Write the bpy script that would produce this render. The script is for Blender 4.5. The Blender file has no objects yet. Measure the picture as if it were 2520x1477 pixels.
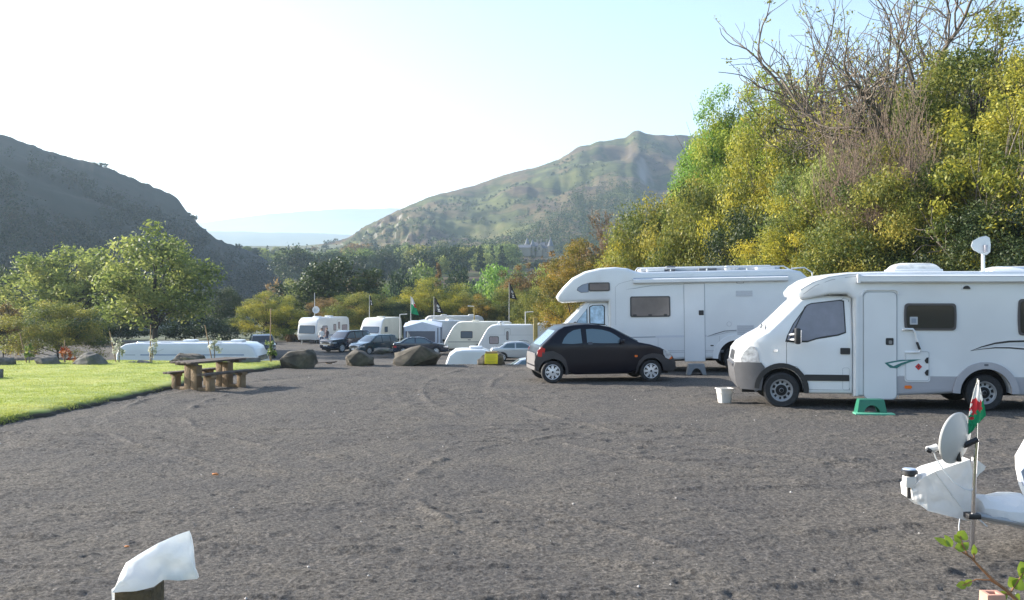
import bpy, bmesh, math, random
import numpy as np
from mathutils import Vector, Matrix, noise as mnoise
R = math.radians
scene = bpy.context.scene
C = scene.collection

# ------------------------------------------------------------------ camera
CAMH, F = 2.3, 2450.0            # eye height (m); focal length in units of a 2520 wide picture
cam_d = bpy.data.cameras.new('camera'); cam = bpy.data.objects.new('camera', cam_d); C.objects.link(cam)
cam.location = (0, 0, CAMH); cam.rotation_euler = (R(90), 0, 0)
cam_d.sensor_width = 36.0; cam_d.lens = 35.0; cam_d.shift_y = -0.0101
cam_d.clip_start = 0.1; cam_d.clip_end = 30000
scene.camera = cam
# ------------------------------------------------------------------ sky, sun, exposure
SUN_EL = R(22.5); SUN_AZ = math.atan2(-0.945, 0.33)   # measured from +Y, clockwise
w = bpy.data.worlds.new('World'); scene.world = w; w.use_nodes = True
nt = w.node_tree; bg = nt.nodes['Background']
sky = nt.nodes.new('ShaderNodeTexSky'); sky.sky_type = 'NISHITA'; sky.sun_disc = False
sky.sun_elevation = SUN_EL; sky.sun_rotation = SUN_AZ % (2*math.pi)
sky.air_density = 1.0; sky.dust_density = 1.3; sky.ozone_density = 1.0; sky.altitude = 100
nt.links.new(sky.outputs[0], bg.inputs[0]); bg.inputs[1].default_value = 0.125
sun_d = bpy.data.lights.new('sun', 'SUN'); sun = bpy.data.objects.new('sun', sun_d); C.objects.link(sun)
sun_d.energy = 5.0; sun_d.angle = R(0.55); sun_d.color = (1.0, 0.93, 0.82)
sdir = Vector((math.sin(SUN_AZ)*math.cos(SUN_EL), math.cos(SUN_AZ)*math.cos(SUN_EL), math.sin(SUN_EL)))
sun.rotation_euler = sdir.to_track_quat('Z', 'Y').to_euler()
scene.view_settings.view_transform = 'Standard'; scene.view_settings.look = 'None'
scene.view_settings.exposure = 1.46; scene.view_settings.gamma = 1.0
scene.cycles.use_denoising = True
try: scene.cycles.denoising_prefilter = 'ACCURATE'; scene.cycles.denoising_input_passes = 'RGB_ALBEDO_NORMAL'
except Exception: pass
scene.cycles.max_bounces = 6; scene.cycles.diffuse_bounces = 2; scene.cycles.glossy_bounces = 2
scene.cycles.transmission_bounces = 4; scene.cycles.transparent_max_bounces = 8; scene.cycles.volume_bounces = 0
scene.cycles.caustics_reflective = False; scene.cycles.caustics_refractive = False

# ------------------------------------------------------------------ materials
def sock(node, *names):
    for n in names:
        if n in node.inputs: return node.inputs[n]
MATS = {}
def mat(name, col, rough=0.6, metal=0.0, var=0.0, vscale=3.0, bump=0.0, bscale=40.0, coat=0.0, spec=0.5, alpha=None, trans=0.0):
    if name in MATS: return MATS[name]
    m = bpy.data.materials.new(name); m.use_nodes = True; t = m.node_tree; p = t.nodes['Principled BSDF']
    p.inputs['Base Color'].default_value = (*col, 1); p.inputs['Roughness'].default_value = rough
    p.inputs['Metallic'].default_value = metal; sock(p, 'Specular IOR Level').default_value = spec
    sock(p, 'Coat Weight').default_value = coat; sock(p, 'Coat Roughness').default_value = 0.05
    tc = t.nodes.new('ShaderNodeTexCoord')
    if var > 0:
        n = t.nodes.new('ShaderNodeTexNoise'); n.inputs['Scale'].default_value = vscale; n.inputs['Detail'].default_value = 6
        t.links.new(tc.outputs['Object'], n.inputs['Vector'])
        r = t.nodes.new('ShaderNodeValToRGB')
        r.color_ramp.elements[0].position = .3; r.color_ramp.elements[1].position = .72
        r.color_ramp.elements[0].color = (*[c*(1-var) for c in col], 1); r.color_ramp.elements[1].color = (*[min(1, c*(1+var)) for c in col], 1)
        t.links.new(n.outputs['Fac'], r.inputs[0]); t.links.new(r.outputs[0], p.inputs['Base Color'])
    if bump > 0:
        n = t.nodes.new('ShaderNodeTexNoise'); n.inputs['Scale'].default_value = bscale; n.inputs['Detail'].default_value = 8
        t.links.new(tc.outputs['Object'], n.inputs['Vector'])
        b = t.nodes.new('ShaderNodeBump'); b.inputs['Strength'].default_value = bump; b.inputs['Distance'].default_value = 0.05
        t.links.new(n.outputs['Fac'], b.inputs['Height']); t.links.new(b.outputs[0], p.inputs['Normal'])
    if trans > 0:
        tr = t.nodes.new('ShaderNodeBsdfTranslucent'); tr.inputs[0].default_value = (*col, 1)
        mx = t.nodes.new('ShaderNodeMixShader'); mx.inputs[0].default_value = trans
        t.links.new(p.outputs[0], mx.inputs[1]); t.links.new(tr.outputs[0], mx.inputs[2])
        t.links.new(mx.outputs[0], t.nodes['Material Output'].inputs['Surface'])
    MATS[name] = m; return m

def ramp(t, fac, stops):
    r = t.nodes.new('ShaderNodeValToRGB'); e = r.color_ramp.elements
    while len(e) < len(stops): e.new(0.5)
    for el, (p, c) in zip(e, stops): el.position = p; el.color = (*c, 1)
    t.links.new(fac, r.inputs[0]); return r.outputs[0]

def leaf_mat(name, stops, trans=0.45, rough=0.55, spec=0.35):
    m = bpy.data.materials.new(name); m.use_nodes = True; t = m.node_tree; p = t.nodes['Principled BSDF']
    a = t.nodes.new('ShaderNodeAttribute'); a.attribute_name = 'tint'
    n = len(stops); col = ramp(t, a.outputs['Fac'], [(i/(n-1), c) for i, c in enumerate(stops)])
    t.links.new(col, p.inputs['Base Color']); p.inputs['Roughness'].default_value = rough
    sock(p, 'Specular IOR Level').default_value = spec
    tr = t.nodes.new('ShaderNodeBsdfTranslucent'); t.links.new(col, tr.inputs[0])
    mx = t.nodes.new('ShaderNodeMixShader'); mx.inputs[0].default_value = trans
    t.links.new(p.outputs[0], mx.inputs[1]); t.links.new(tr.outputs[0], mx.inputs[2])
    t.links.new(mx.outputs[0], t.nodes['Material Output'].inputs['Surface'])
    MATS[name] = m; return m

# ------------------------------------------------------------------ object helpers
def tag(o, label=None, cat=None, group=None, kind=None):
    if label: o['label'] = label
    if cat: o['category'] = cat
    if group: o['group'] = group
    if kind: o['kind'] = kind
    return o
def thing(name, label, cat, loc=(0, 0, 0), rz=0, group=None):
    o = bpy.data.objects.new(name, None); C.objects.link(o)
    o.empty_display_size = .2
    o.location = loc; o.rotation_euler = (0, 0, rz)
    return tag(o, label, cat, group)
def link(name, me, mats=None, parent=None, loc=None):
    o = bpy.data.objects.new(name, me); C.objects.link(o)
    if mats is not None:
        for m in (mats if isinstance(mats, (list, tuple)) else [mats]): me.materials.append(m)
    if parent: o.parent = parent
    if loc is not None: o.location = loc
    return o
def children(o): return [c for c in bpy.data.objects if c.parent == o]
def copy_tree(o, parent=None, _kids=None):
    c = o.copy(); C.objects.link(c); c.parent = parent
    for ch in list(o.children): copy_tree(ch, c)
    return c
def smooth(me, ang=35):
    me.polygons.foreach_set('use_smooth', [True]*len(me.polygons))
    me.set_sharp_from_angle(angle=R(ang))

class MB:
    def __init__(s): s.v = []; s.f = []; s.m = []; s.mi = 0
    def add(s, vs, fs):
        o = len(s.v); s.v += [tuple(x) for x in vs]
        s.f += [tuple(i+o for i in f) for f in fs]; s.m += [s.mi]*len(fs)
    def box(s, a, b, M=None):
        x0, y0, z0 = a; x1, y1, z1 = b
        vs = [(x0,y0,z0),(x1,y0,z0),(x1,y1,z0),(x0,y1,z0),(x0,y0,z1),(x1,y0,z1),(x1,y1,z1),(x0,y1,z1)]
        if M: vs = [M @ Vector(p) for p in vs]
        s.add(vs, [(0,3,2,1),(4,5,6,7),(0,1,5,4),(1,2,6,5),(2,3,7,6),(3,0,4,7)])
    def tube(s, pts, rad, n=8, cap=True):
        pts = [Vector(p) for p in pts]; k = len(pts)
        if not hasattr(rad, '__len__'): rad = [rad]*k
        vs = []; pu = None
        for i, p in enumerate(pts):
            d = (pts[min(i+1, k-1)]-pts[max(i-1, 0)])
            d = d.normalized() if d.length > 1e-9 else Vector((0, 0, 1))
            if pu is None: pu = d.orthogonal().normalized()
            else:
                pu = pu-d*pu.dot(d); pu = pu.normalized() if pu.length > 1e-6 else d.orthogonal().normalized()
            q = d.cross(pu)
            for j in range(n):
                a = 2*math.pi*j/n; vs.append(p+(pu*math.cos(a)+q*math.sin(a))*rad[i])
        fs = [(i*n+j, i*n+(j+1) % n, (i+1)*n+(j+1) % n, (i+1)*n+j) for i in range(k-1) for j in range(n)]
        if cap: fs += [tuple(range(n))[::-1], tuple(range((k-1)*n, k*n))]
        s.add(vs, fs)
    def lathe(s, prof, n=24, ax='y', c=(0, 0, 0)):
        vs = []
        for r, h in prof:
            for j in range(n):
                a = 2*math.pi*j/n
                if ax == 'y': vs.append((c[0]+r*math.cos(a), c[1]+h, c[2]+r*math.sin(a)))
                else: vs.append((c[0]+r*math.cos(a), c[1]+r*math.sin(a), c[2]+h))
        k = len(prof)
        fs = [(i*n+j, i*n+(j+1) % n, (i+1)*n+(j+1) % n, (i+1)*n+j) for i in range(k-1) for j in range(n)]
        s.add(vs, fs)
    def build(s, name, mats, parent=None, loc=None, ang=35, bevel=0):
        me = bpy.data.meshes.new(name); me.from_pydata(s.v, [], s.f)
        if s.m: me.polygons.foreach_set('material_index', s.m)
        bm = bmesh.new(); bm.from_mesh(me); bmesh.ops.recalc_face_normals(bm, faces=bm.faces)
        if bevel:
            es = [e for e in bm.edges if len(e.link_faces) == 2 and e.calc_face_angle() > .6]
            bmesh.ops.bevel(bm, geom=es, offset=bevel, segments=2, profile=.5, affect='EDGES', clamp_overlap=True)
        bm.to_mesh(me); bm.free()
        smooth(me, ang); return link(name, me, mats, parent, loc)

def np_mesh(name, verts, faces, tint=None):
    """verts (n,3), faces (m,k) arrays"""
    me = bpy.data.meshes.new(name); m, k = faces.shape
    me.vertices.add(len(verts)); me.vertices.foreach_set('co', np.ascontiguousarray(verts, np.float32).ravel())
    me.loops.add(m*k); me.loops.foreach_set('vertex_index', np.ascontiguousarray(faces, np.int32).ravel())
    me.polygons.add(m); me.polygons.foreach_set('loop_start', np.arange(0, m*k, k, dtype=np.int32))
    if tint is not None:
        a = me.attributes.new('tint', 'FLOAT', 'POINT'); a.data.foreach_set('value', np.ascontiguousarray(tint, np.float32))
    me.update(calc_edges=True); return me
def grid_faces(nu, nv):
    i, j = np.meshgrid(np.arange(nu-1), np.arange(nv-1), indexing='ij')
    a = (i*nv+j).ravel(); return np.stack([a, a+nv, a+nv+1, a+1], 1)
def hash2(ix, iy, seed):
    h = (ix*374761393+iy*668265263+seed*974634777) & 0xffffffff
    h = ((h ^ (h >> 13))*1274126177) & 0xffffffff
    return ((h ^ (h >> 16)) & 0xffff)/65535.0
def vn(x, y, seed=0):
    x = np.asarray(x, float); y = np.asarray(y, float)
    ix = np.floor(x).astype(np.int64); iy = np.floor(y).astype(np.int64)
    fx = x-ix; fy = y-iy; fx = fx*fx*(3-2*fx); fy = fy*fy*(3-2*fy)
    a = hash2(ix, iy, seed); b = hash2(ix+1, iy, seed); c = hash2(ix, iy+1, seed); d = hash2(ix+1, iy+1, seed)
    return (a*(1-fx)+b*fx)*(1-fy)+(c*(1-fx)+d*fx)*fy
def fbm(x, y, oct=4, seed=0, gain=.5):
    s = 0; a = 1; t = 0
    for o in range(oct):
        s = s+a*vn(x*2**o, y*2**o, seed+o*17); t += a; a *= gain
    return s/t
def sstep(a, b, x):
    t = np.clip((np.asarray(x, float)-a)/(b-a), 0, 1); return t*t*(3-2*t)
def at(u, v, Y): return Vector(((u-1260)/F*Y, Y, CAMH-(v-713)/F*Y))
def gy(v): return CAMH*F/(v-713)

# ------------------------------------------------------------------ terrain
LAWN_Y = [5, 16.8, 19.1, 22.4, 24.8, 27.2, 29.2, 31, 40]
LAWN_X = [-9.4, -8.65, -8.26, -7.85, -7.8, -7.3, -6.7, -6.0, -6.0]
def lawn_edge(y): return np.interp(y, LAWN_Y, LAWN_X)
def crest(x): return 30.6+13*sstep(.6, 5, x)
def wood_d(x, y):   # metres inside the wood edge (positive = up the bank)
    ax, ay, bx, by = 4.6, 95.0, 18.5, 36.0
    L = math.hypot(bx-ax, by-ay); nx, ny = (ay-by)/L, (bx-ax)/L
    return (x-ax)*nx+(y-ay)*ny
def HT(x, y):
    x = np.asarray(x, float); y = np.asarray(y, float)
    z = -3.0*sstep(0, 5.5, y-crest(x))
    z = z-5*sstep(106, 170, y)-1.5*sstep(170, 240, y)+sstep(230, 1200, y)*62*(y > 230)
    d = wood_d(x, y); z = z+np.where(d > 0, 14*(1-np.exp(-np.clip(d, 0, 400)/38.0)), 0)*(1-sstep(160, 230, y)*.6)
    z = z+.7*sstep(6.3, 4.4, y)*(y > -50)
    return z

def soil_mat():
    m = bpy.data.materials.new('valley_grass'); m.use_nodes = True; t = m.node_tree; p = t.nodes['Principled BSDF']
    g = t.nodes.new('ShaderNodeNewGeometry')
    n = t.nodes.new('ShaderNodeTexNoise'); n.inputs['Scale'].default_value = .06; n.inputs['Detail'].default_value = 9
    t.links.new(g.outputs['Position'], n.inputs['Vector'])
    c = ramp(t, n.outputs['Fac'], [(.3, (.035, .05, .02)), (.5, (.07, .075, .03)), (.7, (.06, .09, .025))])
    t.links.new(c, p.inputs['Base Color']); p.inputs['Roughness'].default_value = .9
    return m
SOIL = soil_mat()
ys = np.concatenate([np.arange(-60, 4, 4), np.arange(4, 8, .5), np.arange(8, 30, 2), np.arange(30, 50, .7), np.arange(50, 110, 3), np.geomspace(110, 9000, 60)])
us = np.concatenate([np.linspace(-1, -.12, 60)**1, np.linspace(-.11, .11, 60), np.linspace(.12, 1, 60)])
gx = np.sign(us)*np.abs(us)**1.0
XX = gx[:, None]*(60+1.1*np.clip(ys, 0, None))[None, :]*1.0; YY = np.broadcast_to(ys[None, :], XX.shape)
ZZ = HT(XX, YY)
up = (YY < crest(XX)+1.0) & (YY > 4.2)
ZZ = np.where(up, ZZ-.16, ZZ); ZZ = np.where((YY >= crest(XX)+1) & (YY < 108), ZZ-.05, ZZ)
me = np_mesh('ground', np.stack([XX, YY, ZZ], -1).reshape(-1, 3), grid_faces(*XX.shape)); smooth(me, 180)
tag(link('ground', me, SOIL), kind='structure')

def gravel_mat():
    m = bpy.data.materials.new('dark_gravel'); m.use_nodes = True; t = m.node_tree; p = t.nodes['Principled BSDF']
    g = t.nodes.new('ShaderNodeNewGeometry')
    def nz(sc, d=6, rough=.6):
        n = t.nodes.new('ShaderNodeTexNoise'); n.inputs['Scale'].default_value = sc; n.inputs['Detail'].default_value = d
        n.inputs['Roughness'].default_value = rough; t.links.new(g.outputs['Position'], n.inputs['Vector']); return n.outputs['Fac']
    a = ramp(t, nz(26, 5, .8), [(.33, (.030, .028, .026)), (.46, (.080, .075, .070)), (.56, (.138, .129, .119)), (.66, (.21, .195, .18)), (.74, (.38, .355, .33))])
    b = ramp(t, nz(.7, 6), [(.3, (.80, .80, .83)), (.7, (1.12, 1.08, 1.02))])
    mx = t.nodes.new('ShaderNodeMix'); mx.data_type = 'RGBA'; mx.blend_type = 'MULTIPLY'; mx.inputs[0].default_value = 1
    t.links.new(a, mx.inputs[6]); t.links.new(b, mx.inputs[7]); t.links.new(mx.outputs[2], p.inputs['Base Color'])
    p.inputs['Roughness'].default_value = .95; sock(p, 'Specular IOR Level').default_value = .2
    bp = t.nodes.new('ShaderNodeBump'); bp.inputs['Strength'].default_value = .9; bp.inputs['Distance'].default_value = .03
    t.links.new(nz(34, 5, .75), bp.inputs['Height']); t.links.new(bp.outputs[0], p.inputs['Normal'])
    return m
GRAVEL = gravel_mat()
# fine gravel sheet: rows get coarser with distance from the yard's near edge
rows = [5.6]
while rows[-1] < 47: rows.append(rows[-1]+max(.022, rows[-1]*.0031))
rows = np.array(rows); cols = np.linspace(-1, 1, 620)
GX = 1.0+cols[:, None]*(4.5+rows*.52)[None, :]; GY = np.broadcast_to(rows[None, :], GX.shape)
def gravel_h(x, y):
    h = .014*(fbm(x*4.1, y*5.2, 4, 3, .6)-.5)
    r = fbm(x*2.0+3*vn(x*.7, y*.7, 9), y*7, 3, 21); h = h+.024*sstep(.54, .70, r)*vn(x*.5, y*.6, 5)
    h = h+.02*(fbm(x*.35, y*.35, 2, 31)-.5)
    h = h+.014*(vn(x*15, y*15, 41)-.5)+.013*(vn(x*31, y*31, 43)-.5)
    # foot scuffs and clods
    k = vn(x*6, y*6, 51); h = h-.016*sstep(.80, .97, k)*sstep(.4, .6, vn(x*1.1, y*1.1, 52))
    for (cx, cy, rad, s) in [(1.5, 20.5, 7.8, 1), (1.5, 20.5, 9.1, 2), (-1, 22, 13.2, 3), (-1, 22, 14.6, 4), (3, 12, 4.2, 5), (-9, 2, 12.5, 6), (-9, 2, 14, 7), (14, 24, 14.5, 8), (14, 24, 16.1, 9)]:
        d = np.hypot(x-cx, y-cy)-rad
        h = h+.028*np.exp(-(d/.06)**2)*sstep(.36, .66, fbm(x*1.6, y*1.6, 3, 60+s))-.008*np.exp(-((d-.25)/.16)**2)
    return h
GZ = HT(GX, GY)+gravel_h(GX, GY)
fc = grid_faces(*GX.shape); cx = GX.ravel()[fc].mean(1); cy = GY.ravel()[fc].mean(1)
keep = (cx > lawn_edge(cy)-.25) & (cy < crest(cx)+3.5)
me = np_mesh('gravel_yard', np.stack([GX, GY, GZ], -1).reshape(-1, 3), fc[keep]); smooth(me, 180)
tag(link('gravel_yard', me, GRAVEL), kind='structure')
# lower yard
lx = np.linspace(-45, 9, 120); ly = np.linspace(47, 103, 120); LX, LY = np.meshgrid(lx, ly, indexing='ij')
LZ = HT(LX, LY)+.03+.03*(fbm(LX*.8, LY*.8, 4, 77)-.5)
me = np_mesh('lower_yard', np.stack([LX, LY, LZ], -1).reshape(-1, 3), grid_faces(*LX.shape)); smooth(me, 180)
tag(link('lower_yard', me, GRAVEL), kind='structure')

# lawn with turf lip
def lawn_mat():
    m = bpy.data.materials.new('lawn_turf'); m.use_nodes = True; t = m.node_tree; p = t.nodes['Principled BSDF']
    g = t.nodes.new('ShaderNodeNewGeometry')
    n = t.nodes.new('ShaderNodeTexNoise'); n.inputs['Scale'].default_value = 1.6; n.inputs['Detail'].default_value = 8
    t.links.new(g.outputs['Position'], n.inputs['Vector'])
    c = ramp(t, n.outputs['Fac'], [(.3, (.16, .21, .035)), (.5, (.26, .31, .06)), (.7, (.38, .38, .11))])
    sp = t.nodes.new('ShaderNodeSeparateXYZ'); t.links.new(g.outputs['Normal'], sp.inputs[0])
    rr_ = ramp(t, sp.outputs['Z'], [(.86, (0, 0, 0)), (.95, (1, 1, 1))])
    mx = t.nodes.new('ShaderNodeMix'); mx.data_type = 'RGBA'; t.links.new(rr_, mx.inputs[0])
    mx.inputs[6].default_value = (.035, .028, .018, 1); t.links.new(c, mx.inputs[7])
    t.links.new(mx.outputs[2], p.inputs['Base Color']); p.inputs['Roughness'].default_value = .9
    return m
rng = np.random.default_rng(5)
wy = np.arange(4.5, 33.5, .12)
wt = np.concatenate([[0, .0, .03, .10, .2, .4], np.geomspace(.7, 60, 40)])
WX = (lawn_edge(wy)[None, :]-wt[:, None]+.45*(fbm(wy*1.6, wy*0, 5, 5, .65)-.5)[None, :]); WY = np.broadcast_to(wy[None, :], WX.shape)
hh = np.interp(wt, [0, .03, .10, .2, .4, 1], [-.12, .01, .055, .10, .125, .14])
hh[0] = -.15
LAWN_DROP = lambda x, y: -2.2*sstep(0, 5, y-30.2)
WZ = HT(WX, WY)*0+LAWN_DROP(WX, WY)+hh[:, None]+.05*(fbm(WX*.5, WY*.5, 3, 8)-.5)*(wt[:, None] > .3)+.02*(fbm(WX*4, WY*4, 3, 9)-.5)
me = np_mesh('lawn', np.stack([WX, WY, WZ], -1).reshape(-1, 3), grid_faces(*WX.shape)); smooth(me, 60)
tag(link('lawn', me, lawn_mat()), kind='structure')
GRASS_M = leaf_mat('grass_blade', [(.17, .23, .04), (.28, .34, .065), (.40, .42, .11), (.52, .49, .24)], .45)
nb = 120000
gy_ = 30.2-(14.2)*rng.random(nb)**1.3; gx_ = lawn_edge(gy_)+.45*(fbm(gy_*1.6, gy_*0, 5, 5, .65)-.5)-.02-rng.random(nb)*np.clip(lawn_edge(gy_)+.54*gy_+1, .5, 20)
zz = LAWN_DROP(gx_, gy_)+np.interp(lawn_edge(gy_)-gx_, [0, .03, .1, .2, .4, 1], [-.05, -.03, .03, .10, .125, .14])+.05*(fbm(gx_*.5, gy_*.5, 3, 8)-.5)
hgt = .016+.022*rng.random(nb)+.02*(rng.random(nb) > .98); an = rng.random(nb)*6.28
ex, ey = np.cos(an)*.007, np.sin(an)*.007
P = np.stack([gx_, gy_, zz-.01], 1)
v0 = P+np.stack([ex, ey, 0*ex], 1); v1 = P-np.stack([ex, ey, 0*ex], 1)
v2 = P+np.stack([rng.normal(0, .014, nb), rng.normal(0, .014, nb), hgt], 1)
vv = np.stack([v0, v1, v2], 1).reshape(-1, 3); tt = np.repeat(np.clip(.75*fbm(gx_*.7, gy_*1.2, 3, 12)+.3*rng.random(nb)-.05, 0, 1), 3)
me = np_mesh('grass', vv, np.arange(nb*3).reshape(-1, 3), tt)
tag(link('grass', me, GRASS_M), kind='stuff')

# ------------------------------------------------------------------ hills (height fields with real depth)
def hill_mat(name, stops, sc, rock=None, patch=None):
    m = bpy.data.materials.new(name); m.use_nodes = True; t = m.node_tree; p = t.nodes['Principled BSDF']
    g = t.nodes.new('ShaderNodeNewGeometry')
    n = t.nodes.new('ShaderNodeTexNoise'); n.inputs['Scale'].default_value = sc; n.inputs['Detail'].default_value = 12; n.inputs['Roughness'].default_value = .65
    t.links.new(g.outputs['Position'], n.inputs['Vector'])
    c = ramp(t, n.outputs['Fac'], stops)
    if rock:
        sp = t.nodes.new('ShaderNodeSeparateXYZ'); t.links.new(g.outputs['Normal'], sp.inputs[0])
        f = ramp(t, sp.outputs['Z'], [(.62, (1, 1, 1)), (.8, (0, 0, 0))])
        mx = t.nodes.new('ShaderNodeMix'); mx.data_type = 'RGBA'; t.links.new(f, mx.inputs[0])
        t.links.new(c, mx.inputs[6]); mx.inputs[7].default_value = (*rock, 1); c = mx.outputs[2]
    t.links.new(c, p.inputs['Base Color']); p.inputs['Roughness'].default_value = .95; sock(p, 'Specular IOR Level').default_value = .15
    return m
def hill(name, u0, u1, nu, dist, prof, m, rough=0, rsc=40, seed=1, back=1.35, nz_=None):
    """prof(u, t) gives the height (m) at bearing u and fraction t of the way from foot (0) through ridge (1) to the back (2)"""
    u = np.linspace(u0, u1, nu); t = np.concatenate([np.linspace(0, 1, 90), np.linspace(1.03, 2, 24)])
    U, T = np.meshgrid(u, t, indexing='ij'); Y = dist(U, T); X = (U-1260)/F*Y
    Z = prof(U, T, X, Y)
    me = np_mesh(name, np.stack([X, Y, Z], -1).reshape(-1, 3), grid_faces(*X.shape)); smooth(me, 180)
    return tag(link(name, me, m), kind='structure'), (U, T, X, Y, Z)
def vz(v, Y): return CAMH-(v-713)/F*Y
# left hill, steep face in its own shade
LU = [-900, -400, -100, 0, 60, 150, 230, 300, 360, 420, 440, 460, 490, 530, 600, 660, 720, 790, 850]
LV = [250, 262, 300, 329, 350, 381, 402, 428, 452, 479, 492, 522, 552, 588, 612, 643, 668, 706, 735]
def dl(U, T):
    yr = np.interp(U, [-900, 0, 450, 850], [420, 500, 560, 600])
    foot = np.interp(U, [-900, 0, 450, 850], [170, 225, 320, 420])
    return np.where(T <= 1, foot+(yr-foot)*T, yr+(T-1)*420)
def pl(U, T, X, Y):
    yr = dl(U, np.ones_like(U)); rv = np.interp(U, LU, LV)+(fbm(U/14., U*0, 3, 4)-.5)*9
    zr = vz(rv, yr); zf = -8
    s = np.where(T <= 1, np.clip(T, 0, 1)**1.0, 1-.85*sstep(1, 2.2, T)*1)
    z = zf+(zr-zf)*s
    b = 4*np.sin(np.clip(T, 0, 1)*np.pi)
    return z+b*(fbm(X/35, Y/35, 4, 6)-.5)*2.0
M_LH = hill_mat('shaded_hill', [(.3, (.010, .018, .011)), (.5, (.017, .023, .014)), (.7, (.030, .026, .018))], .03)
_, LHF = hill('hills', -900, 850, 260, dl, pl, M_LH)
# right hill
RU = [700, 780, 835, 850, 900, 940, 1000, 1050, 1100, 1180, 1240, 1320, 1380, 1420, 1480, 1540, 1558, 1572, 1590, 1620, 1700, 1800, 2000, 2400, 2900]
RV = [625, 606, 592, 586, 560, 537, 506, 486, 472, 450, 428, 410, 390, 365, 349, 337, 326, 322, 328, 331, 333, 345, 370, 420, 470]
def dr(U, T):
    yr = np.interp(U, [700, 850, 1200, 1570, 2900], [1000, 1020, 1250, 1380, 1300]); foot = 300+0*U
    return np.where(T <= 1, foot+(yr-foot)*T, yr+(T-1)*900)
def pr(U, T, X, Y):
    yr = dr(U, np.ones_like(U)); rv = np.interp(U, RU, RV)+(fbm(U/22., U*0, 3, 14)-.5)*5
    vf = 700
    s = np.clip(T, 0, 1); 
    vm = vf+(rv-vf)*np.interp(s, [0, .15, .38, .55, .8, 1], [0, .10, .22, .42, .82, 1])
    z = np.where(T <= 1, vz(vm, Y), vz(rv, yr)*(1-.7*sstep(1, 2, T))+0*Y)
    m = sstep(.3, .55, T)*(1-.8*sstep(.9, 1, T)*(T <= 1)-.3*(T > 1))
    # gullies and shoulders that run down and forward, so the low sun rakes them
    g = fbm(U/170+3, T*5.5+U/330, 5, 16, .55)-.5
    r = np.abs(fbm(U/90+T*2, T*7+U/400, 4, 26)-.5)
    crag = sstep(1130, 950, U)*sstep(.45, .6, T)
    def dip(u0, t0, su, st): return np.exp(-((U-u0)/su)**2-((T-t0)/st)**2)
    hol = 26*dip(1630, .80, 60, .07)+16*dip(1700, .93, 60, .05)+14*dip(1390, .78, 90, .04)+12*dip(1500, .9, 60, .03)
    z = z-14*(1-sstep(0, .08, T))
    return z+m*(24*g-10*r-hol+3*(fbm(X/40, Y/40, 3, 36)-.5)+1.5*(fbm(X/8, Y/8, 2, 38)-.5))+m*crag*((fbm(U/16+T*6, T*24, 5, 46, .6)-.5)*13-5*np.abs(fbm(U/9, T*14, 3, 56)-.5))
def right_mat():
    m = hill_mat('moor_hill', [(.30, (.020, .024, .015)), (.40, (.065, .048, .032)), (.47, (.115, .09, .045)), (.52, (.040, .050, .018)), (.60, (.095, .105, .032)), (.72, (.15, .135, .055))], .011, rock=(.22, .205, .19))
    return m
_, RHF = hill('hills', 700, 2900, 420, dr, pr, right_mat())
# far hills across the plain
M_FAR = hill_mat('far_fields', [(.3, (.05, .07, .035)), (.5, (.09, .11, .05)), (.7, (.13, .12, .07))], .004)
def flat_hill(name, us_, vs_, y0, y1, seed, amp):
    def d(U, T): return np.where(T <= 1, y0+(y1-y0)*T, y1+(T-1)*(y1-y0))
    def p(U, T, X, Y):
        rv = np.interp(U, us_, vs_)+(fbm(U/30., U*0, 4, seed)-.5)*amp
        zr = vz(rv, y1); zf = vz(max(vs_)+55, y0)
        return np.where(T <= 1, zf+(zr-zf)*sstep(0, 1.15, T)/sstep(0, 1.15, 1.0), zr*(1-.5*sstep(1, 2, T)))
    return hill(name, us_[0], us_[-1], 160, d, p, M_FAR)
flat_hill('hills', [200, 500, 560, 620, 740, 830, 970, 1300], [560, 548, 540, 531, 520, 515, 513, 520], 6500, 9000, 3, 3)
flat_hill('hills', [200, 500, 600, 700, 830, 1000], [574, 569, 571, 573, 577, 585], 3000, 4300, 8, 5)

# ------------------------------------------------------------------ foliage
def unit(rng, n):
    d = rng.normal(size=(n, 3)); return d/np.linalg.norm(d, axis=1, keepdims=True)
def leaf_mesh(name, cl, n, size, rng, bias=.5, droop=0., wid=.5):
    """cl: rows of cx,cy,cz,rx,ry,rz,tint"""
    cl = np.asarray(cl, float); wgt = (cl[:, 3]*cl[:, 4]*cl[:, 5])**.72; wgt /= wgt.sum()
    k = rng.choice(len(cl), n, p=wgt); d = unit(rng, n); r = rng.random(n)**bias*(1+.12*rng.normal(size=n))
    p = cl[k, :3]+d*cl[k, 3:6]*r[:, None]
    nm = unit(rng, n)+.55*d+np.array([0, 0, .5]); nm /= np.linalg.norm(nm, axis=1, keepdims=True)
    t = np.cross(nm, unit(rng, n)); t /= np.linalg.norm(t, axis=1, keepdims=True)+1e-9
    t[:, 2] -= droop; b = np.cross(nm, t)
    L = (size*(.6+.8*rng.random(n)))[:, None]*.5; B = L*wid
    q = np.stack([p-t*L, p+b*B, p+t*L, p-b*B], 1).reshape(-1, 3)
    tint = np.clip(cl[k, 6]+rng.normal(0, .17, n), 0, 1)
    return np_mesh(name, q, np.arange(4*n).reshape(-1, 4), np.repeat(tint, 4))
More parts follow.
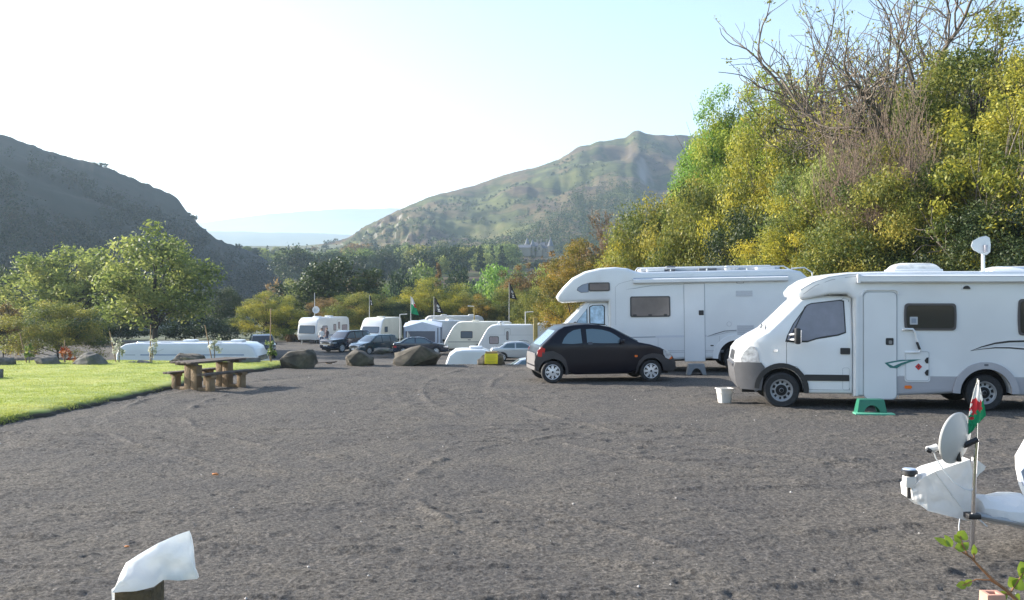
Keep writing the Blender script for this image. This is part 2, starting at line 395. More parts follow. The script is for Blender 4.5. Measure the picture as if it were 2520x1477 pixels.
def clumps(rng, w, h, z0, n, shape='round', rmin=.10, rmax=.2, flat=.8):
    out = []; ns = int(n*.72); off = rng.random()*6.28
    for i in range(n):
        if i < ns:
            zz = 1-1.75*(i+.5)/ns; a = i*2.39996+off; q = math.sqrt(max(0, 1-zz*zz)); r = rng.uniform(.72, 1.06)
            d = np.array([q*math.cos(a), q*math.sin(a), zz])+.12*rng.normal(size=3)
        else: d = unit(rng, 1)[0]; r = rng.random()**.6*.75
        rr = w*(rmin+(rmax-rmin)*rng.random())
        cx_, cy_ = d[0]*(w/2-rr*.7)*r, d[1]*(w/2-rr*.7)*r; cz_ = z0+(h-z0)*.5+d[2]*((h-z0)*.5-rr*flat*.7)*r
        f = np.clip((cz_-z0)/(h-z0), 0, 1)
        if shape == 'cone': s_ = 1.15*(1-.88*f); rr *= 1-.5*f
        elif shape == 'bush': s_ = .95+.25*(1-f)
        else: s_ = 1
        out.append((cx_*s_, cy_*s_, cz_, rr, rr, rr*flat, np.clip(.5+.24*rng.normal(), .03, .97)))
    return out
BARK = mat('bark', (.055, .045, .035), .9, var=.4, vscale=6, bump=.6, bscale=25)
PALEBARK = mat('pale_bark', (.24, .20, .17), .85, var=.45, vscale=5, bump=.5, bscale=20)
ASHB = mat('ash_bark', (.15, .125, .10), .9, var=.4, vscale=3, bump=.5, bscale=15)
TWIG = mat('brown_twigs', (.22, .16, .12), .9, var=.3, vscale=4)
def limbs(rng, cl, h, r, lean=.0, base=(0, 0, -.4), sag=.0, nlimb=10, fork=.35):
    b = MB(); cl = np.asarray(cl); top = Vector((lean, lean*.3, h*.72))
    pts = [Vector(base)]; n = 7
    for i in range(1, n+1):
        f = i/n; pts.append(Vector((lean*f+.05*h*.2*rng.normal(), lean*.3*f+.05*h*.2*rng.normal(), h*.72*f)))
    rad = [r*(1.25 if i == 0 else 1)*(1-.82*i/n) for i in range(n+1)]
    b.tube(pts, rad, 8)
    for k in rng.choice(len(cl), min(nlimb, len(cl)), replace=False):
        e = Vector(cl[k, :3]); f = min(.95, max(fork, e.z/h*.62)); i = f*n; a = pts[int(i)].lerp(pts[min(n, int(i)+1)], i-int(i))
        m = a.lerp(e, .5)+Vector((rng.normal()*.03*h, rng.normal()*.03*h, (rng.random()*.5-sag)*.08*h))
        rr0 = max(.018*h*.3, r*(1-.8*f)*.62)
        b.tube([a, a.lerp(m, .55), m, m.lerp(e, .5)+Vector((0, 0, .01*h)), e], [rr0, rr0*.8, rr0*.6, rr0*.42, rr0*.18], 6)
        for j in range(3):
            e2 = e+Vector(rng.normal(size=3))*cl[k, 3]*.8; b.tube([m, m.lerp(e2, .5)+Vector((0, 0, .015*h)), e2], [rr0*.4, rr0*.25, rr0*.1], 4)
    return b
PROTO = {}
def proto(key, kind, w, h, z0, ncl, nleaf, size, seed, r=.15, nlimb=12, shape='round', rmin=.10, rmax=.2, bias=.5, flat=.8, fork=.3, droop=0):
    rng = np.random.default_rng(seed); cl = clumps(rng, w, h, z0, ncl, shape, rmin, rmax, flat)
    me = leaf_mesh('crown', cl, nleaf, size, rng, bias, droop); me.materials.append(None)
    tb = limbs(rng, cl, h, r, nlimb=nlimb, fork=fork)
    tm = bpy.data.meshes.new('trunk'); tm.from_pydata(tb.v, [], tb.f); tm.polygons.foreach_set('use_smooth', [True]*len(tm.polygons)); tm.materials.append(None)
    PROTO[key] = (me, tm, w, h)
proto('round', 'b', 8, 9, .6, 74, 12000, .27, 1, .2, 16, rmin=.08, rmax=.16, fork=.25)
proto('broad', 'b', 9, 8.4, 1.0, 70, 14000, .28, 2, .22, 18, rmin=.08, rmax=.15, fork=.22)
proto('thicket', 's', 7, 7, .0, 90, 46000, .122, 3, .09, 20, 'bush', .08, .15, fork=.05)
proto('thicket_b', 's', 7, 7, .0, 90, 46000, .122, 4, .09, 20, 'bush', .07, .15, fork=.05)
proto('thicket_c', 's', 7, 8, .2, 80, 40000, .122, 5, .1, 24, 'bush', .07, .14, fork=.05)
proto('open', 'b', 7, 9, .6, 80, 13000, .18, 6, .12, 26, 'round', .06, .12, fork=.15)
proto('tall', 'b', 6, 11, .8, 90, 36000, .135, 7, .16, 22, 'round', .08, .16, fork=.2)
proto('hedge', 's', 8, 5, -.2, 60, 11000, .25, 8, .09, 14, 'bush', .07, .14, fork=.05)
proto('far_round', 'f', 10, 9, .3, 40, 3600, .55, 9, .25, 3, 'round', .09, .18, fork=.2)
proto('far_round_b', 'f', 11, 9, .1, 44, 3600, .55, 10, .25, 3, 'bush', .08, .17, fork=.2)
proto('far_cone', 'f', 6, 14, .3, 50, 3000, .55, 11, .2, 2, 'cone', .12, .2, fork=.2, droop=.3)
G_ = leaf_mat
LM = dict(
 green=G_('leaf_green', [(0.060, 0.102, 0.030), (0.120, 0.180, 0.046), (0.192, 0.252, 0.066), (0.300, 0.336, 0.096)]),
 bright=G_('leaf_bright_green', [(0.085, 0.186, 0.030), (0.151, 0.288, 0.043), (0.236, 0.371, 0.059), (0.355, 0.456, 0.085)], .45),
 lime=G_('leaf_lime', [(0.125, 0.188, 0.031), (0.225, 0.288, 0.040), (0.338, 0.388, 0.056), (0.475, 0.475, 0.075)], .45),
 yellow=G_('leaf_yellow', [(0.090, 0.123, 0.025), (0.224, 0.235, 0.036), (0.381, 0.358, 0.045), (0.560, 0.470, 0.056)], .42),
 olive=G_('leaf_olive', [(0.058, 0.091, 0.023), (0.137, 0.169, 0.036), (0.260, 0.260, 0.052), (0.416, 0.351, 0.065)]),
 brown=G_('leaf_brown', [(0.072, 0.058, 0.029), (0.154, 0.108, 0.040), (0.252, 0.162, 0.054), (0.360, 0.234, 0.082)]),
 orange=G_('leaf_orange', [(0.069, 0.081, 0.021), (0.161, 0.149, 0.025), (0.299, 0.218, 0.032), (0.414, 0.253, 0.034)], .42),
 dark=G_('leaf_dark', [(0.019, 0.035, 0.013), (0.035, 0.058, 0.019), (0.056, 0.083, 0.026), (0.096, 0.120, 0.032)], .3),
 ash=G_('leaf_ash', [(0.091, 0.130, 0.036), (0.182, 0.234, 0.058), (0.286, 0.325, 0.085), (0.429, 0.429, 0.130)], .52),
 plant=G_('leaf_plantation', [(0.020, 0.040, 0.018), (0.050, 0.075, 0.032), (0.085, 0.110, 0.050), (0.130, 0.145, 0.070)], .2, .95, .0),
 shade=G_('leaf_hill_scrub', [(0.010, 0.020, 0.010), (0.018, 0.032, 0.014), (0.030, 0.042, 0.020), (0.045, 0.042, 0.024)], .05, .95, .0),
 blue=G_('leaf_conifer', [(0.021, 0.042, 0.020), (0.039, 0.063, 0.028), (0.056, 0.084, 0.036), (0.084, 0.112, 0.042)], .2, .9, .05),
 rust=G_('leaf_rust', [(0.050, 0.045, 0.018), (0.110, 0.085, 0.028), (0.190, 0.115, 0.035), (0.250, 0.140, 0.040)]),
 pale=G_('leaf_pale', [(0.200, 0.240, 0.140), (0.380, 0.400, 0.280), (0.550, 0.550, 0.450), (0.700, 0.700, 0.620)], .4),
 red=G_('leaf_red', [(0.120, 0.030, 0.015), (0.250, 0.050, 0.020), (0.340, 0.080, 0.030), (0.360, 0.140, 0.040)]),
 wild=G_('leaf_weed', [(0.080, 0.130, 0.020), (0.150, 0.220, 0.030), (0.240, 0.300, 0.050), (0.380, 0.400, 0.120)], .45))
def setmat(o, m):
    o.material_slots[0].link = 'OBJECT'; o.material_slots[0].material = m
tree_rng = random.Random(77)
def tree(key, u, vt, Y, wpx, lm, label, cat='tree', name=None, group=None, bark=None, parts=True, zb=None):
    me, tm, pw, ph = PROTO[key]; x = (u-1260)/F*Y
    z0 = float(HT(x, Y)) if zb is None else zb
    hgt = vz(vt, Y)-z0; sx = wpx/F*Y/pw; sz = hgt/ph
    name = name or ('shrub' if cat in ('shrub', 'bush') else 'broadleaf_tree')
    rz = tree_rng.random()*6.28
    if parts:
        o = thing(name, label, cat, (x, Y, z0), rz, group); o.scale = (sx, sx*(.9+.2*tree_rng.random()), sz)
        c = link('crown', me, None, o); setmat(c, LM[lm]); t = link('trunk', tm, None, o); setmat(t, bark or BARK)
    else:
        o = link(name, me, None, None, (x, Y, z0)); setmat(o, LM[lm]); o.rotation_euler = (0, 0, rz); o.scale = (sx, sx, sz)
        tag(o, label, cat, group)
    return o

# ------------------------------------------------------------------ trees one by one
T = tree
# hedge and trees behind the lower yard, from the left
T('broad', 10, 655, 128, 120, 'dark', 'dark green tree at the far left edge below the shaded hill')
T('hedge', 8, 738, 76, 130, 'rust', 'low rust brown bush at the left edge behind the boulders', 'bush')
T('broad', 165, 606, 104, 340, 'ash', 'wide rounded green tree behind the olive thicket, left of the spreading tree')
T('thicket_b', 140, 733, 70, 250, 'olive', 'olive brown thicket behind the boulders and the red leaved sapling', 'shrub')
T('round', 378, 566, 86, 320, 'ash', 'spreading yellow green tree with dark forked trunk behind the long white caravan', name='spreading_tree')
T('hedge', 265, 775, 96, 190, 'dark', 'dark shrub under the spreading tree, towards the olive thicket', 'shrub')
T('hedge', 480, 772, 98, 200, 'dark', 'dark shrub filling the gap under the right side of the spreading tree', 'shrub')
T('thicket', 545, 700, 122, 130, 'dark', 'domed dark green shrub between the spreading tree and the amber shrub', 'shrub')
T('hedge', 585, 775, 112, 120, 'dark', 'dark low shrub left of the black pickup', 'shrub')
T('far_round', 678, 684, 215, 80, 'brown', 'small round brown tree standing in the shade of the left hill')
T('thicket_c', 655, 722, 104, 170, 'yellow', 'amber yellow shrub behind the black pickup', 'shrub')
T('hedge', 715, 752, 108, 130, 'dark', 'dark shrub between the amber shrub and the caravan with two people', 'shrub')
T('thicket_c', 742, 690, 124, 150, 'ash', 'light green tree on the left flank of the big dark dome tree')
T('broad', 822, 635, 120, 270, 'dark', 'big domed dark green tree behind the parked caravans', name='dome_tree')
T('thicket', 893, 668, 126, 110, 'brown', 'brownish dark tree on the right flank of the big dome tree')
T('thicket_b', 805, 728, 110, 130, 'brown', 'brown shrub behind the white caravan with the two people', 'shrub')
T('thicket', 890, 714, 108, 180, 'olive', 'olive shrub behind the dark off-roader', 'shrub')
T('thicket_b', 975, 738, 108, 130, 'dark', 'dark olive shrub behind the cream caravan', 'shrub')
T('thicket_c', 1058, 690, 112, 210, 'yellow', 'tall amber green shrub behind the green and white flag', 'shrub')
T('thicket', 1130, 712, 116, 120, 'olive', 'olive shrub right of the hanging black flag', 'shrub')
T('thicket_c', 1178, 728, 108, 110, 'orange', 'small orange yellow shrub behind the thin aerial mast', 'shrub')
T('thicket_b', 1245, 702, 110, 140, 'olive', 'olive shrub under the topmost black flag', 'shrub')
T('thicket', 1330, 700, 104, 150, 'olive', 'olive shrub behind the bent white aerial mast', 'shrub')
T('open', 1300, 650, 122, 150, 'brown', 'tall brown leaved tree behind the topmost black flag')
T('thicket_c', 1385, 700, 92, 120, 'yellow', 'yellow leaved shrub seen under the overcab nose of the alcove motorhome', 'shrub')
# valley trees behind the hedge
T('far_round', 1040, 640, 200, 120, 'green', 'round green valley tree above the amber green shrub', )
T('far_round_b', 1215, 640, 185, 120, 'bright', 'bright green rounded valley tree right of centre, behind the olive shrubs')
T('far_round', 1130, 650, 210, 90, 'blue', 'bluish green valley tree left of the bright rounded one')
T('far_cone', 1078, 632, 190, 50, 'rust', 'narrow brown conifer rising among the green valley trees')
T('far_round', 985, 658, 190, 110, 'blue', 'bluish green valley tree right of the big dome tree')
T('far_round_b', 1340, 640, 180, 90, 'lime', 'lime green valley tree below the stone mansion')
T('far_round', 1270, 660, 165, 90, 'green', 'dull green valley tree close behind the brown leaved tree')
T('far_round_b', 940, 690, 165, 90, 'green', 'small dull green valley tree right of the brownish dark tree')
T('far_round', 1155, 690, 150, 90, 'green', 'green valley tree low behind the orange yellow shrub')
# right hand wood
T('thicket_c', 1425, 602, 78, 237, 'orange', 'orange autumn shrub above the nose of the alcove motorhome', 'shrub')
T('thicket_b', 1640, 452, 64, 337, 'olive', 'olive brown thicket above the cab of the alcove motorhome', 'shrub')
T('thicket', 1560, 560, 66, 237, 'yellow', 'yellow olive shrub low over the alcove motorhome roof', 'shrub')
T('tall', 1772, 218, 72, 218, 'bright', 'bright green tall tree at the left shoulder of the wood')
T('tall', 1725, 330, 70, 187, 'bright', 'lower bright green tree in front of the tall one at the wood edge')
T('thicket', 1745, 410, 60, 325, 'olive', 'olive thicket below the bright green trees of the wood', 'shrub')
T('tall', 1915, 168, 68, 300, 'lime', 'lime yellow tall tree beside the bare ash')
T('thicket_c', 1900, 300, 54, 375, 'yellow', 'golden hazel thicket in the middle of the wood', 'shrub')
T('thicket_b', 1860, 480, 49, 312, 'dark', 'dark ivy green shrub low in the wood above the alcove motorhome', 'shrub')
T('thicket', 2040, 360, 47, 375, 'ash', 'pale green hazel thicket left of the twiggy birch', 'shrub')
T('thicket_c', 1985, 500, 44, 325, 'yellow', 'lower golden hazel thicket behind the rear of the alcove motorhome', 'shrub')
T('thicket', 2200, 395, 39, 400, 'olive', 'olive hazel thicket under the twiggy birch', 'shrub')
T('thicket_b', 2150, 520, 40, 350, 'olive', 'olive green thicket behind the roof of the low motorhome', 'shrub')
T('tall', 2320, 130, 47, 325, 'ash', 'tall pale green tree right of the twiggy birch')
T('tall', 2440, 20, 45, 412, 'olive', 'tall olive green tree in the top right corner')
T('thicket_c', 2340, 350, 40, 412, 'olive', 'olive thicket with pale branches behind the low motorhome skylight', 'shrub')
T('open', 2450, 260, 37, 412, 'yellow', 'open golden tree with pale bare branches at the right edge', bark=PALEBARK)
T('thicket', 2480, 480, 35, 412, 'dark', 'dark shrub behind the motorhome satellite dome', 'shrub')
T('thicket_b', 2300, 530, 38, 325, 'dark', 'dark green shrub low behind the motorhome skylight', 'shrub')
T('tall', 2560, 120, 40, 375, 'yellow', 'golden green tree cut by the right edge of the frame')
T('broad', 2080, 250, 80, 525, 'olive', 'olive tree deep in the wood behind the twiggy birch')
T('broad', 2350, 170, 70, 525, 'dark', 'dark tree deep in the wood behind the tall pale green tree')
T('broad', 1850, 330, 90, 375, 'dark', 'dark tree deep in the wood behind the golden hazel')
T('broad', 1590, 600, 95, 300, 'olive', 'olive tree far back along the wood edge above the alcove roof')

T('tall', 1830, 205, 71, 240, 'lime', 'lime green tall tree between the bright green one and the lime yellow one')
T('tall', 1985, 195, 63, 260, 'yellow', 'tall golden tree standing before the heavy limbs of the bare ash')
T('tall', 1690, 400, 72, 170, 'bright', 'small bright green tree lowest at the left shoulder of the wood')
T('thicket_c', 1810, 330, 62, 280, 'lime', 'lime yellow thicket under the bright green trees', 'shrub')
T('tall', 2100, 300, 50, 300, 'olive', 'olive green tree left of the slender birch trunk')
T('broad', 2250, 210, 62, 420, 'olive', 'broad olive tree behind both leafless birches')
T('thicket', 1530, 640, 60, 230, 'orange', 'rusty orange shrub low behind the alcove motorhome roof', 'shrub')

# bare trees grown branch by branch
RMIN, TAPER = .010, .55
def grow(b, p, d, L, r, depth, rng, tips, up=.12, wob=.2, nch=(3, 4), ratio=.66, n0=6):
    pts = [p]; rad = [r]; n = 5
    for i in range(n):
        d = (d+Vector(rng.normal(0, wob, 3))+Vector((0, 0, up))).normalized(); p = p+d*(L/n); pts.append(p); rad.append(max(RMIN, r*(1-TAPER*(i+1)/n)))
    b.tube(pts, rad, max(3, n0), cap=False)
    if depth == 0: tips.append(p); tips.append(pts[2]); return
    for k in range(int(rng.integers(nch[0], nch[1]+1))):
        i = 2+int(rng.integers(0, n-1)); i = min(i, n)
        side = Vector(rng.normal(size=3)); side = (side-d*side.dot(d)).normalized()
        nd = (d*.75+side*(.55+.4*rng.random())).normalized()
        grow(b, pts[i], nd, L*ratio*(.75+.5*rng.random()), rad[i]*.62, depth-1, rng, tips, up, wob, nch, ratio, n0-1)
    grow(b, pts[-1], d, L*ratio, rad[-1]*.9, depth-1, rng, tips, up, wob, nch, ratio, n0-1)
def bare_tree(name, u, v0, Y, stems, label, bark, seed, depth=4, leaf=None, nleaf=0, lsize=.13, zb=None, up=.1, wob=.17, ratio=.68, nch=(2, 3)):
    rng = np.random.default_rng(seed); x = (u-1260)/F*Y; z0 = float(HT(x, Y)); b = MB(); tips = []
    for (dx, dz, L, r) in stems:
        base = Vector((rng.normal()*.15, rng.normal()*.15, -.4)); d = Vector((dx, rng.normal()*.12, dz)).normalized()
        grow(b, base, d, L, r, depth, rng, tips, up, wob, nch, ratio, 8)
    o = thing(name, label, 'tree', (x, Y, z0))
    me = bpy.data.meshes.new('trunk'); me.from_pydata(b.v, [], b.f); me.polygons.foreach_set('use_smooth', [True]*len(me.polygons))
    link('trunk', me, bark, o)
    if leaf:
        cl = [(*tips[i], .35, .35, .3, .5+.2*rng.normal()) for i in rng.integers(0, len(tips), 900)]
        lm = leaf_mesh('leaves', cl, nleaf, lsize, rng); link('leaves', lm, LM[leaf], o)
    return o
TAPER = .34
bare_tree('ash_tree', 2240, 0, 57, [(-.08, 1, 8.6, .34), (.12, 1, 9.5, .32), (-.34, 1, 4.7, .24), (.42, 1, 6.5, .24)], 'tall nearly bare ash with heavy curving limbs, cut by the top of the frame', ASHB, 11, 4, 'lime', 4500, .16, wob=.24, nch=(4, 5), up=.06, ratio=.6)
bare_tree('ash_tree', 2290, 0, 60, [(.05, 1, 10, .36), (.35, 1, 8, .28), (-.2, 1, 9, .3)], 'second nearly bare ash, upright, behind the tall pale green tree', ASHB, 15, 4, 'yellow', 7000, .17, wob=.18, nch=(3, 4), up=.08)
TAPER, RMIN = .5, .008
bare_tree('birch_tree', 2150, 0, 41, [(.02, 1, 4.9, .11), (-.04, 1, 4.1, .08)], 'slender leafless birch with pale trunk and purplish brown twigs', TWIG, 21, 4, None, up=.22, wob=.10, nch=(4, 5), ratio=.62)
bare_tree('birch_tree', 2190, 0, 42, [(.06, 1, 3.9, .07)], 'second leafless brown birch close behind the slender one', TWIG, 22, 4, None, up=.22, wob=.10, nch=(4, 5), ratio=.62)
RMIN = .02
bare_tree('birch_tree', 1500, 0, 84, [(.1, 1, 4.0, .17), (-.3, 1, 3.6, .14)], 'brown leaved birch with forked pale trunk above the orange shrub', PALEBARK, 23, 4, 'brown', 7000, .24, up=.1)
bare_tree('birch_tree', 1545, 0, 86, [(.2, 1, 4.3, .14), (-.2, 1, 4.5, .12)], 'twiggy russet birch between the forked birch and the olive thicket', TWIG, 24, 4, 'brown', 6000, .22, up=.1, nch=(4, 5))
bare_tree('birch_tree', 1735, 0, 84, [(-.1, 1, 5.0, .14), (.2, 1, 4.7, .12)], 'thin bare tree sticking out left of the bright green trees', TWIG, 25, 4, None, up=.12, nch=(4, 5))
RMIN = .012
bare_tree('birch_tree', 2470, 0, 35.5, [(-.45, .8, 3.4, .12), (-.8, .55, 3.4, .10), (-.1, 1, 3.6, .12), (-1, .25, 3.2, .09)], 'tangle of pale bare branches leaning out at the right edge', PALEBARK, 26, 3, 'yellow', 1500, .13, up=.02, wob=.2, nch=(3, 5))

# woodland of the valley: individual trees, then the woods on the hills as masses
vr = random.Random(9); vn_ = 0
VL = dict(far_cone=('dark blue green conifer in the hazy valley below the right hill', 'conifers in the hazy valley'),
          far_round=('round tree in the hazy valley between the two hills', 'round trees in the hazy valley'),
          far_round_b=('round tree in the hazy valley between the two hills', 'round trees in the hazy valley'))
def hz(u, Y):
    """height of whichever slope lies on top at bearing u, distance Y"""
    x = (u-1260)/F*Y; z = float(HT(x, Y))
    for (Uu, Tt, X_, Y_, Z_), lo, hi in ((LHF, -900, 850), (RHF, 700, 2900)):
        if lo < u < hi:
            i = int(np.argmin(abs(Uu[:, 0]-u))); 
            if Y_[i, 0] < Y < Y_[i, -1]: z = max(z, float(np.interp(Y, Y_[i], Z_[i])))
    return z
def vtree(u, Y, hm, key, lm):
    me, tm, pw, ph = PROTO[key]; z = hz(u, Y)
    lab, g = VL[key]
    o = link('conifer' if key == 'far_cone' else 'valley_tree', me, None, None, ((u-1260)/F*Y, Y, z-.3)); setmat(o, LM[lm])
    vlim = 598 if u < 850 else (590 if u < 1255 or Y > 630 else 634); hm = max(2.5, min(hm, vz(vlim+vr.uniform(0, 14), Y)-z))
    s = hm/ph; sw = max(s, .6); o.scale = (sw*vr.uniform(.85, 1.25), sw*vr.uniform(.85, 1.25), s); o.rotation_euler = (0, 0, vr.random()*6.28)
    tag(o, lab, 'conifer' if key == 'far_cone' else 'tree', g)
for (u0, u1, y0, y1, n, hm, cone) in [(770, 960, 235, 330, 14, 8, .1), (900, 1420, 225, 330, 34, 8, .15), (720, 900, 340, 520, 22, 12, .45),
                                      (880, 1420, 340, 560, 62, 13, .45), (560, 900, 560, 900, 40, 15, .3), (850, 1500, 560, 760, 50, 14, .3)]:
    for i in range(n):
        u = u0+(u1-u0)*(i+vr.random())/n; Y = vr.uniform(y0, y1)
        k = 'far_cone' if vr.random() < cone else vr.choice(['far_round', 'far_round_b'])
        vtree(u, Y, hm*vr.uniform(.7, 1.3), k, 'blue' if k == 'far_cone' else vr.choice(['green', 'blue', 'olive', 'ash', 'dark', 'dark', 'brown', 'lime' if vr.random() < .4 else 'green']))
for (u_, Y_, v_) in [(1292, 600, 606), (1330, 590, 611), (1371, 585, 598), (1255, 600, 600), (1185, 560, 596), (1400, 600, 610)]:
    vtree(u_, Y_, vz(v_, Y_)-hz(u_, Y_), 'far_cone', 'blue')
def woods(name, field, pick, n, size, m, seed, label, tall=1.0, per=60):
    U_, T_, X_, Y_, Z_ = field; rng = np.random.default_rng(seed)
    a = rng.integers(0, U_.shape[0]-1, n*6); b = rng.integers(0, 88, n*6)
    f1, f2 = rng.random(n*6), rng.random(n*6)
    def ip(A): return (A[a, b]*(1-f1)+A[a+1, b]*f1)*(1-f2)+(A[a, b+1]*(1-f1)+A[a+1, b+1]*f1)*f2
    u, t, x, y, z = ip(U_), ip(T_), ip(X_), ip(Y_), ip(Z_); ok = pick(u, t, x, y, rng); u, t, x, y, z = [q[ok][:n] for q in (u, t, x, y, z)]
    n = len(x); s = size*(.55+.9*rng.random(n)); cl = np.stack([x, y, z+s*tall*.45, s*.5, s*.5, s*.55*tall, np.clip(.5+.25*rng.normal(size=n), 0, 1)], 1)
    k = np.repeat(np.arange(n), per); d = unit(rng, n*per); c = cl[k]; r = rng.random(n*per)**.35
    p = c[:, :3]+d*c[:, 3:6]*r[:, None]
    nm = d+.5*unit(rng, n*per); nm /= np.linalg.norm(nm, axis=1, keepdims=True); tt = np.cross(nm, unit(rng, n*per)); bb = np.cross(nm, tt)
    L = (np.minimum(s[k]*.15, .5*np.sqrt(y[k]/500))*(.6+.6*rng.random(n*per)))[:, None]
    q = np.stack([p-tt*L, p+bb*L, p+tt*L, p-bb*L], 1).reshape(-1, 3)
    me = np_mesh(name, q, np.arange(4*n*per).reshape(-1, 4), np.repeat(np.clip(c[:, 6]+rng.normal(0, .15, n*per), 0, 1), 4))
    return tag(link(name, me, m), label, 'woods', None, 'stuff')
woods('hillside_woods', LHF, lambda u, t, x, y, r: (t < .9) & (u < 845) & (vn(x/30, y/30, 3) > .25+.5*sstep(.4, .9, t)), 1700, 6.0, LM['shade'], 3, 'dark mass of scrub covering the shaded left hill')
woods('hillside_woods', RHF, lambda u, t, x, y, r: (u > 1000) & (u < 1900) & (t > .25) & ~((abs(u-1325) < 75) & (t < .38)) & (t < .30+.36*sstep(1040, 1480, u)+.1*(vn(x/50, y/60, 8)-.5)) & (vn(x/40, y/55, 5) > .22), 2600, 9.0, LM['plant'], 4, 'pale birch plantation on the lower slope of the right hill', 1.6, 40)
woods('hillside_woods', RHF, lambda u, t, x, y, r: (u < 1500) & (t > .02) & (t < .52-.15*sstep(900, 1400, u)) & (vn(x/60, y/60, 15) > .55) & ~((abs(u-1325) < 75) & (t < .38)), 900, 11, LM['blue'], 6, 'dark woodland along the foot of the right hill', 1.1)
woods('hillside_scrub', RHF, lambda u, t, x, y, r: (u < 2100) & (t > .4) & (t < .97) & (vn(x/45, y/45, 25) > .62), 1500, 3.2, LM['dark'], 7, 'dots of gorse and scrub on the open right hill', .8, 40)
for (u, dv, wu) in [(252, 15, 34), (348, 6, 14), (478, 16, 16), (588, 14, 12), (462, 6, 7)]:
    i = int(np.argmin(abs(LHF[0][:, 0]-u))); j = 87; rng_ = np.random.default_rng(int(u))
    Yr = LHF[3][i, j]; sc_ = Yr/F; cl = [(rng_.uniform(-.5, .5)*wu*sc_, rng_.normal(), dv*sc_*rng_.uniform(.35, .8), wu*sc_*.17, 1.5, dv*sc_*.25, .5) for _ in range(9)]
    o = thing('hawthorn_tree', {252: 'flat windswept trees clump alone on the left hill skyline', 348: 'low windswept bush on the left hill skyline nearest the cliff', 478: 'tree leaning from the cliff of the left hill', 588: 'small pointed tree where the left hill meets the plain', 462: 'tiny bush on the lip of the left hill cliff'}[u], 'tree', (LHF[2][i, j], Yr, LHF[4][i, j]-.3))
    link('crown', leaf_mesh('crown', cl, 420, .8, rng_), LM['dark'], o); b = MB()
    for c in cl[:5]: b.tube([(c[0]*.6, 0, -1), (c[0]*.8, c[1]*.5, c[2]*.6), c[:3]], [.25, .18, .08], 5)
    b.build('trunk', BARK, o)

# ------------------------------------------------------------------ vehicles: tools
WHITE = mat('white_gelcoat', (.68, .70, .72), .28, var=.05, vscale=1.2, coat=.3)
WHITE2 = mat('white_van_paint', (.75, .76, .77), .22, coat=.5, var=.03, vscale=2)
CREAM = mat('cream_panel', (.70, .68, .58), .4, var=.06, vscale=1.5)
GREYP = mat('grey_skirt', (.36, .36, .39), .4, var=.05)
BUMP = mat('grey_bumper_plastic', (.085, .085, .092), .5, var=.1, vscale=6)
BLACK = mat('black_plastic', (.018, .018, .02), .45)
RUBBER = mat('tyre_rubber', (.022, .022, .024), .8, var=.3, vscale=20)
STEEL = mat('painted_steel_rim', (.30, .31, .33), .4, .3)
SILVER = mat('silver_hubcap', (.62, .63, .65), .3, .35)
DARKG = mat('tinted_window', (.030, .028, .028), .06, spec=.6)
BLUEG = mat('blue_grey_glass', (.10, .15, .18), .05, spec=.7)
CURT = mat('grey_blind_glass', (.20, .20, .24), .18, var=.12, vscale=4, spec=.5)
FOIL = mat('silver_blind_glass', (.42, .56, .68), .15, var=.3, vscale=9, spec=.5)
SCREEN = mat('windscreen_silver_blind', (.55, .57, .60), .15, var=.15, vscale=5)
CHROME = mat('polished_metal', (.7, .7, .72), .12, 1.0)
CLEAR = mat('clear_lamp', (.62, .64, .67), .08, .35, var=.35, vscale=14)
SEAM = mat('panel_gap', (.10, .10, .11), .6)
SEAML = mat('panel_gap_pale', (.34, .36, .39), .6)
ORANGE = mat('orange_lamp', (.75, .16, .02), .25)
REDL = mat('red_lamp', (.45, .03, .03), .2)
UNDER = mat('underbody', (.012, .012, .013), .9)
GRAPH = mat('graphite_stripe', (.11, .12, .14), .4)
GREENST = mat('green_stripe', (.03, .16, .15), .4)
VENTG = mat('vent_grey', (.52, .53, .56), .5, var=.08, vscale=30)

def rr(x0, z0, x1, z1, r, n=4):
    x0, x1 = min(x0, x1), max(x0, x1); z0, z1 = min(z0, z1), max(z0, z1); r = min(r, (x1-x0)*.49, (z1-z0)*.49)
    o = []
    for cx_, cz_, a0 in ((x1-r, z1-r, 0), (x0+r, z1-r, 90), (x0+r, z0+r, 180), (x1-r, z0+r, 270)):
        for i in range(n+1):
            a = R(a0+90*i/n); o.append((cx_+r*math.cos(a), cz_+r*math.sin(a)))
    return o
def arc(cx_, cz_, r, a0, a1, n=12):
    return [(cx_+r*math.cos(R(a0+(a1-a0)*i/n)), cz_+r*math.sin(R(a0+(a1-a0)*i/n))) for i in range(n+1)]
def cuts_map(bm, xs, zs):
    for x in xs:
        bmesh.ops.bisect_plane(bm, geom=bm.verts[:]+bm.edges[:]+bm.faces[:], plane_co=(x, 0, 0), plane_no=(1, 0, 0))
    for z in zs:
        bmesh.ops.bisect_plane(bm, geom=bm.verts[:]+bm.edges[:]+bm.faces[:], plane_co=(0, 0, z), plane_no=(0, 0, 1))
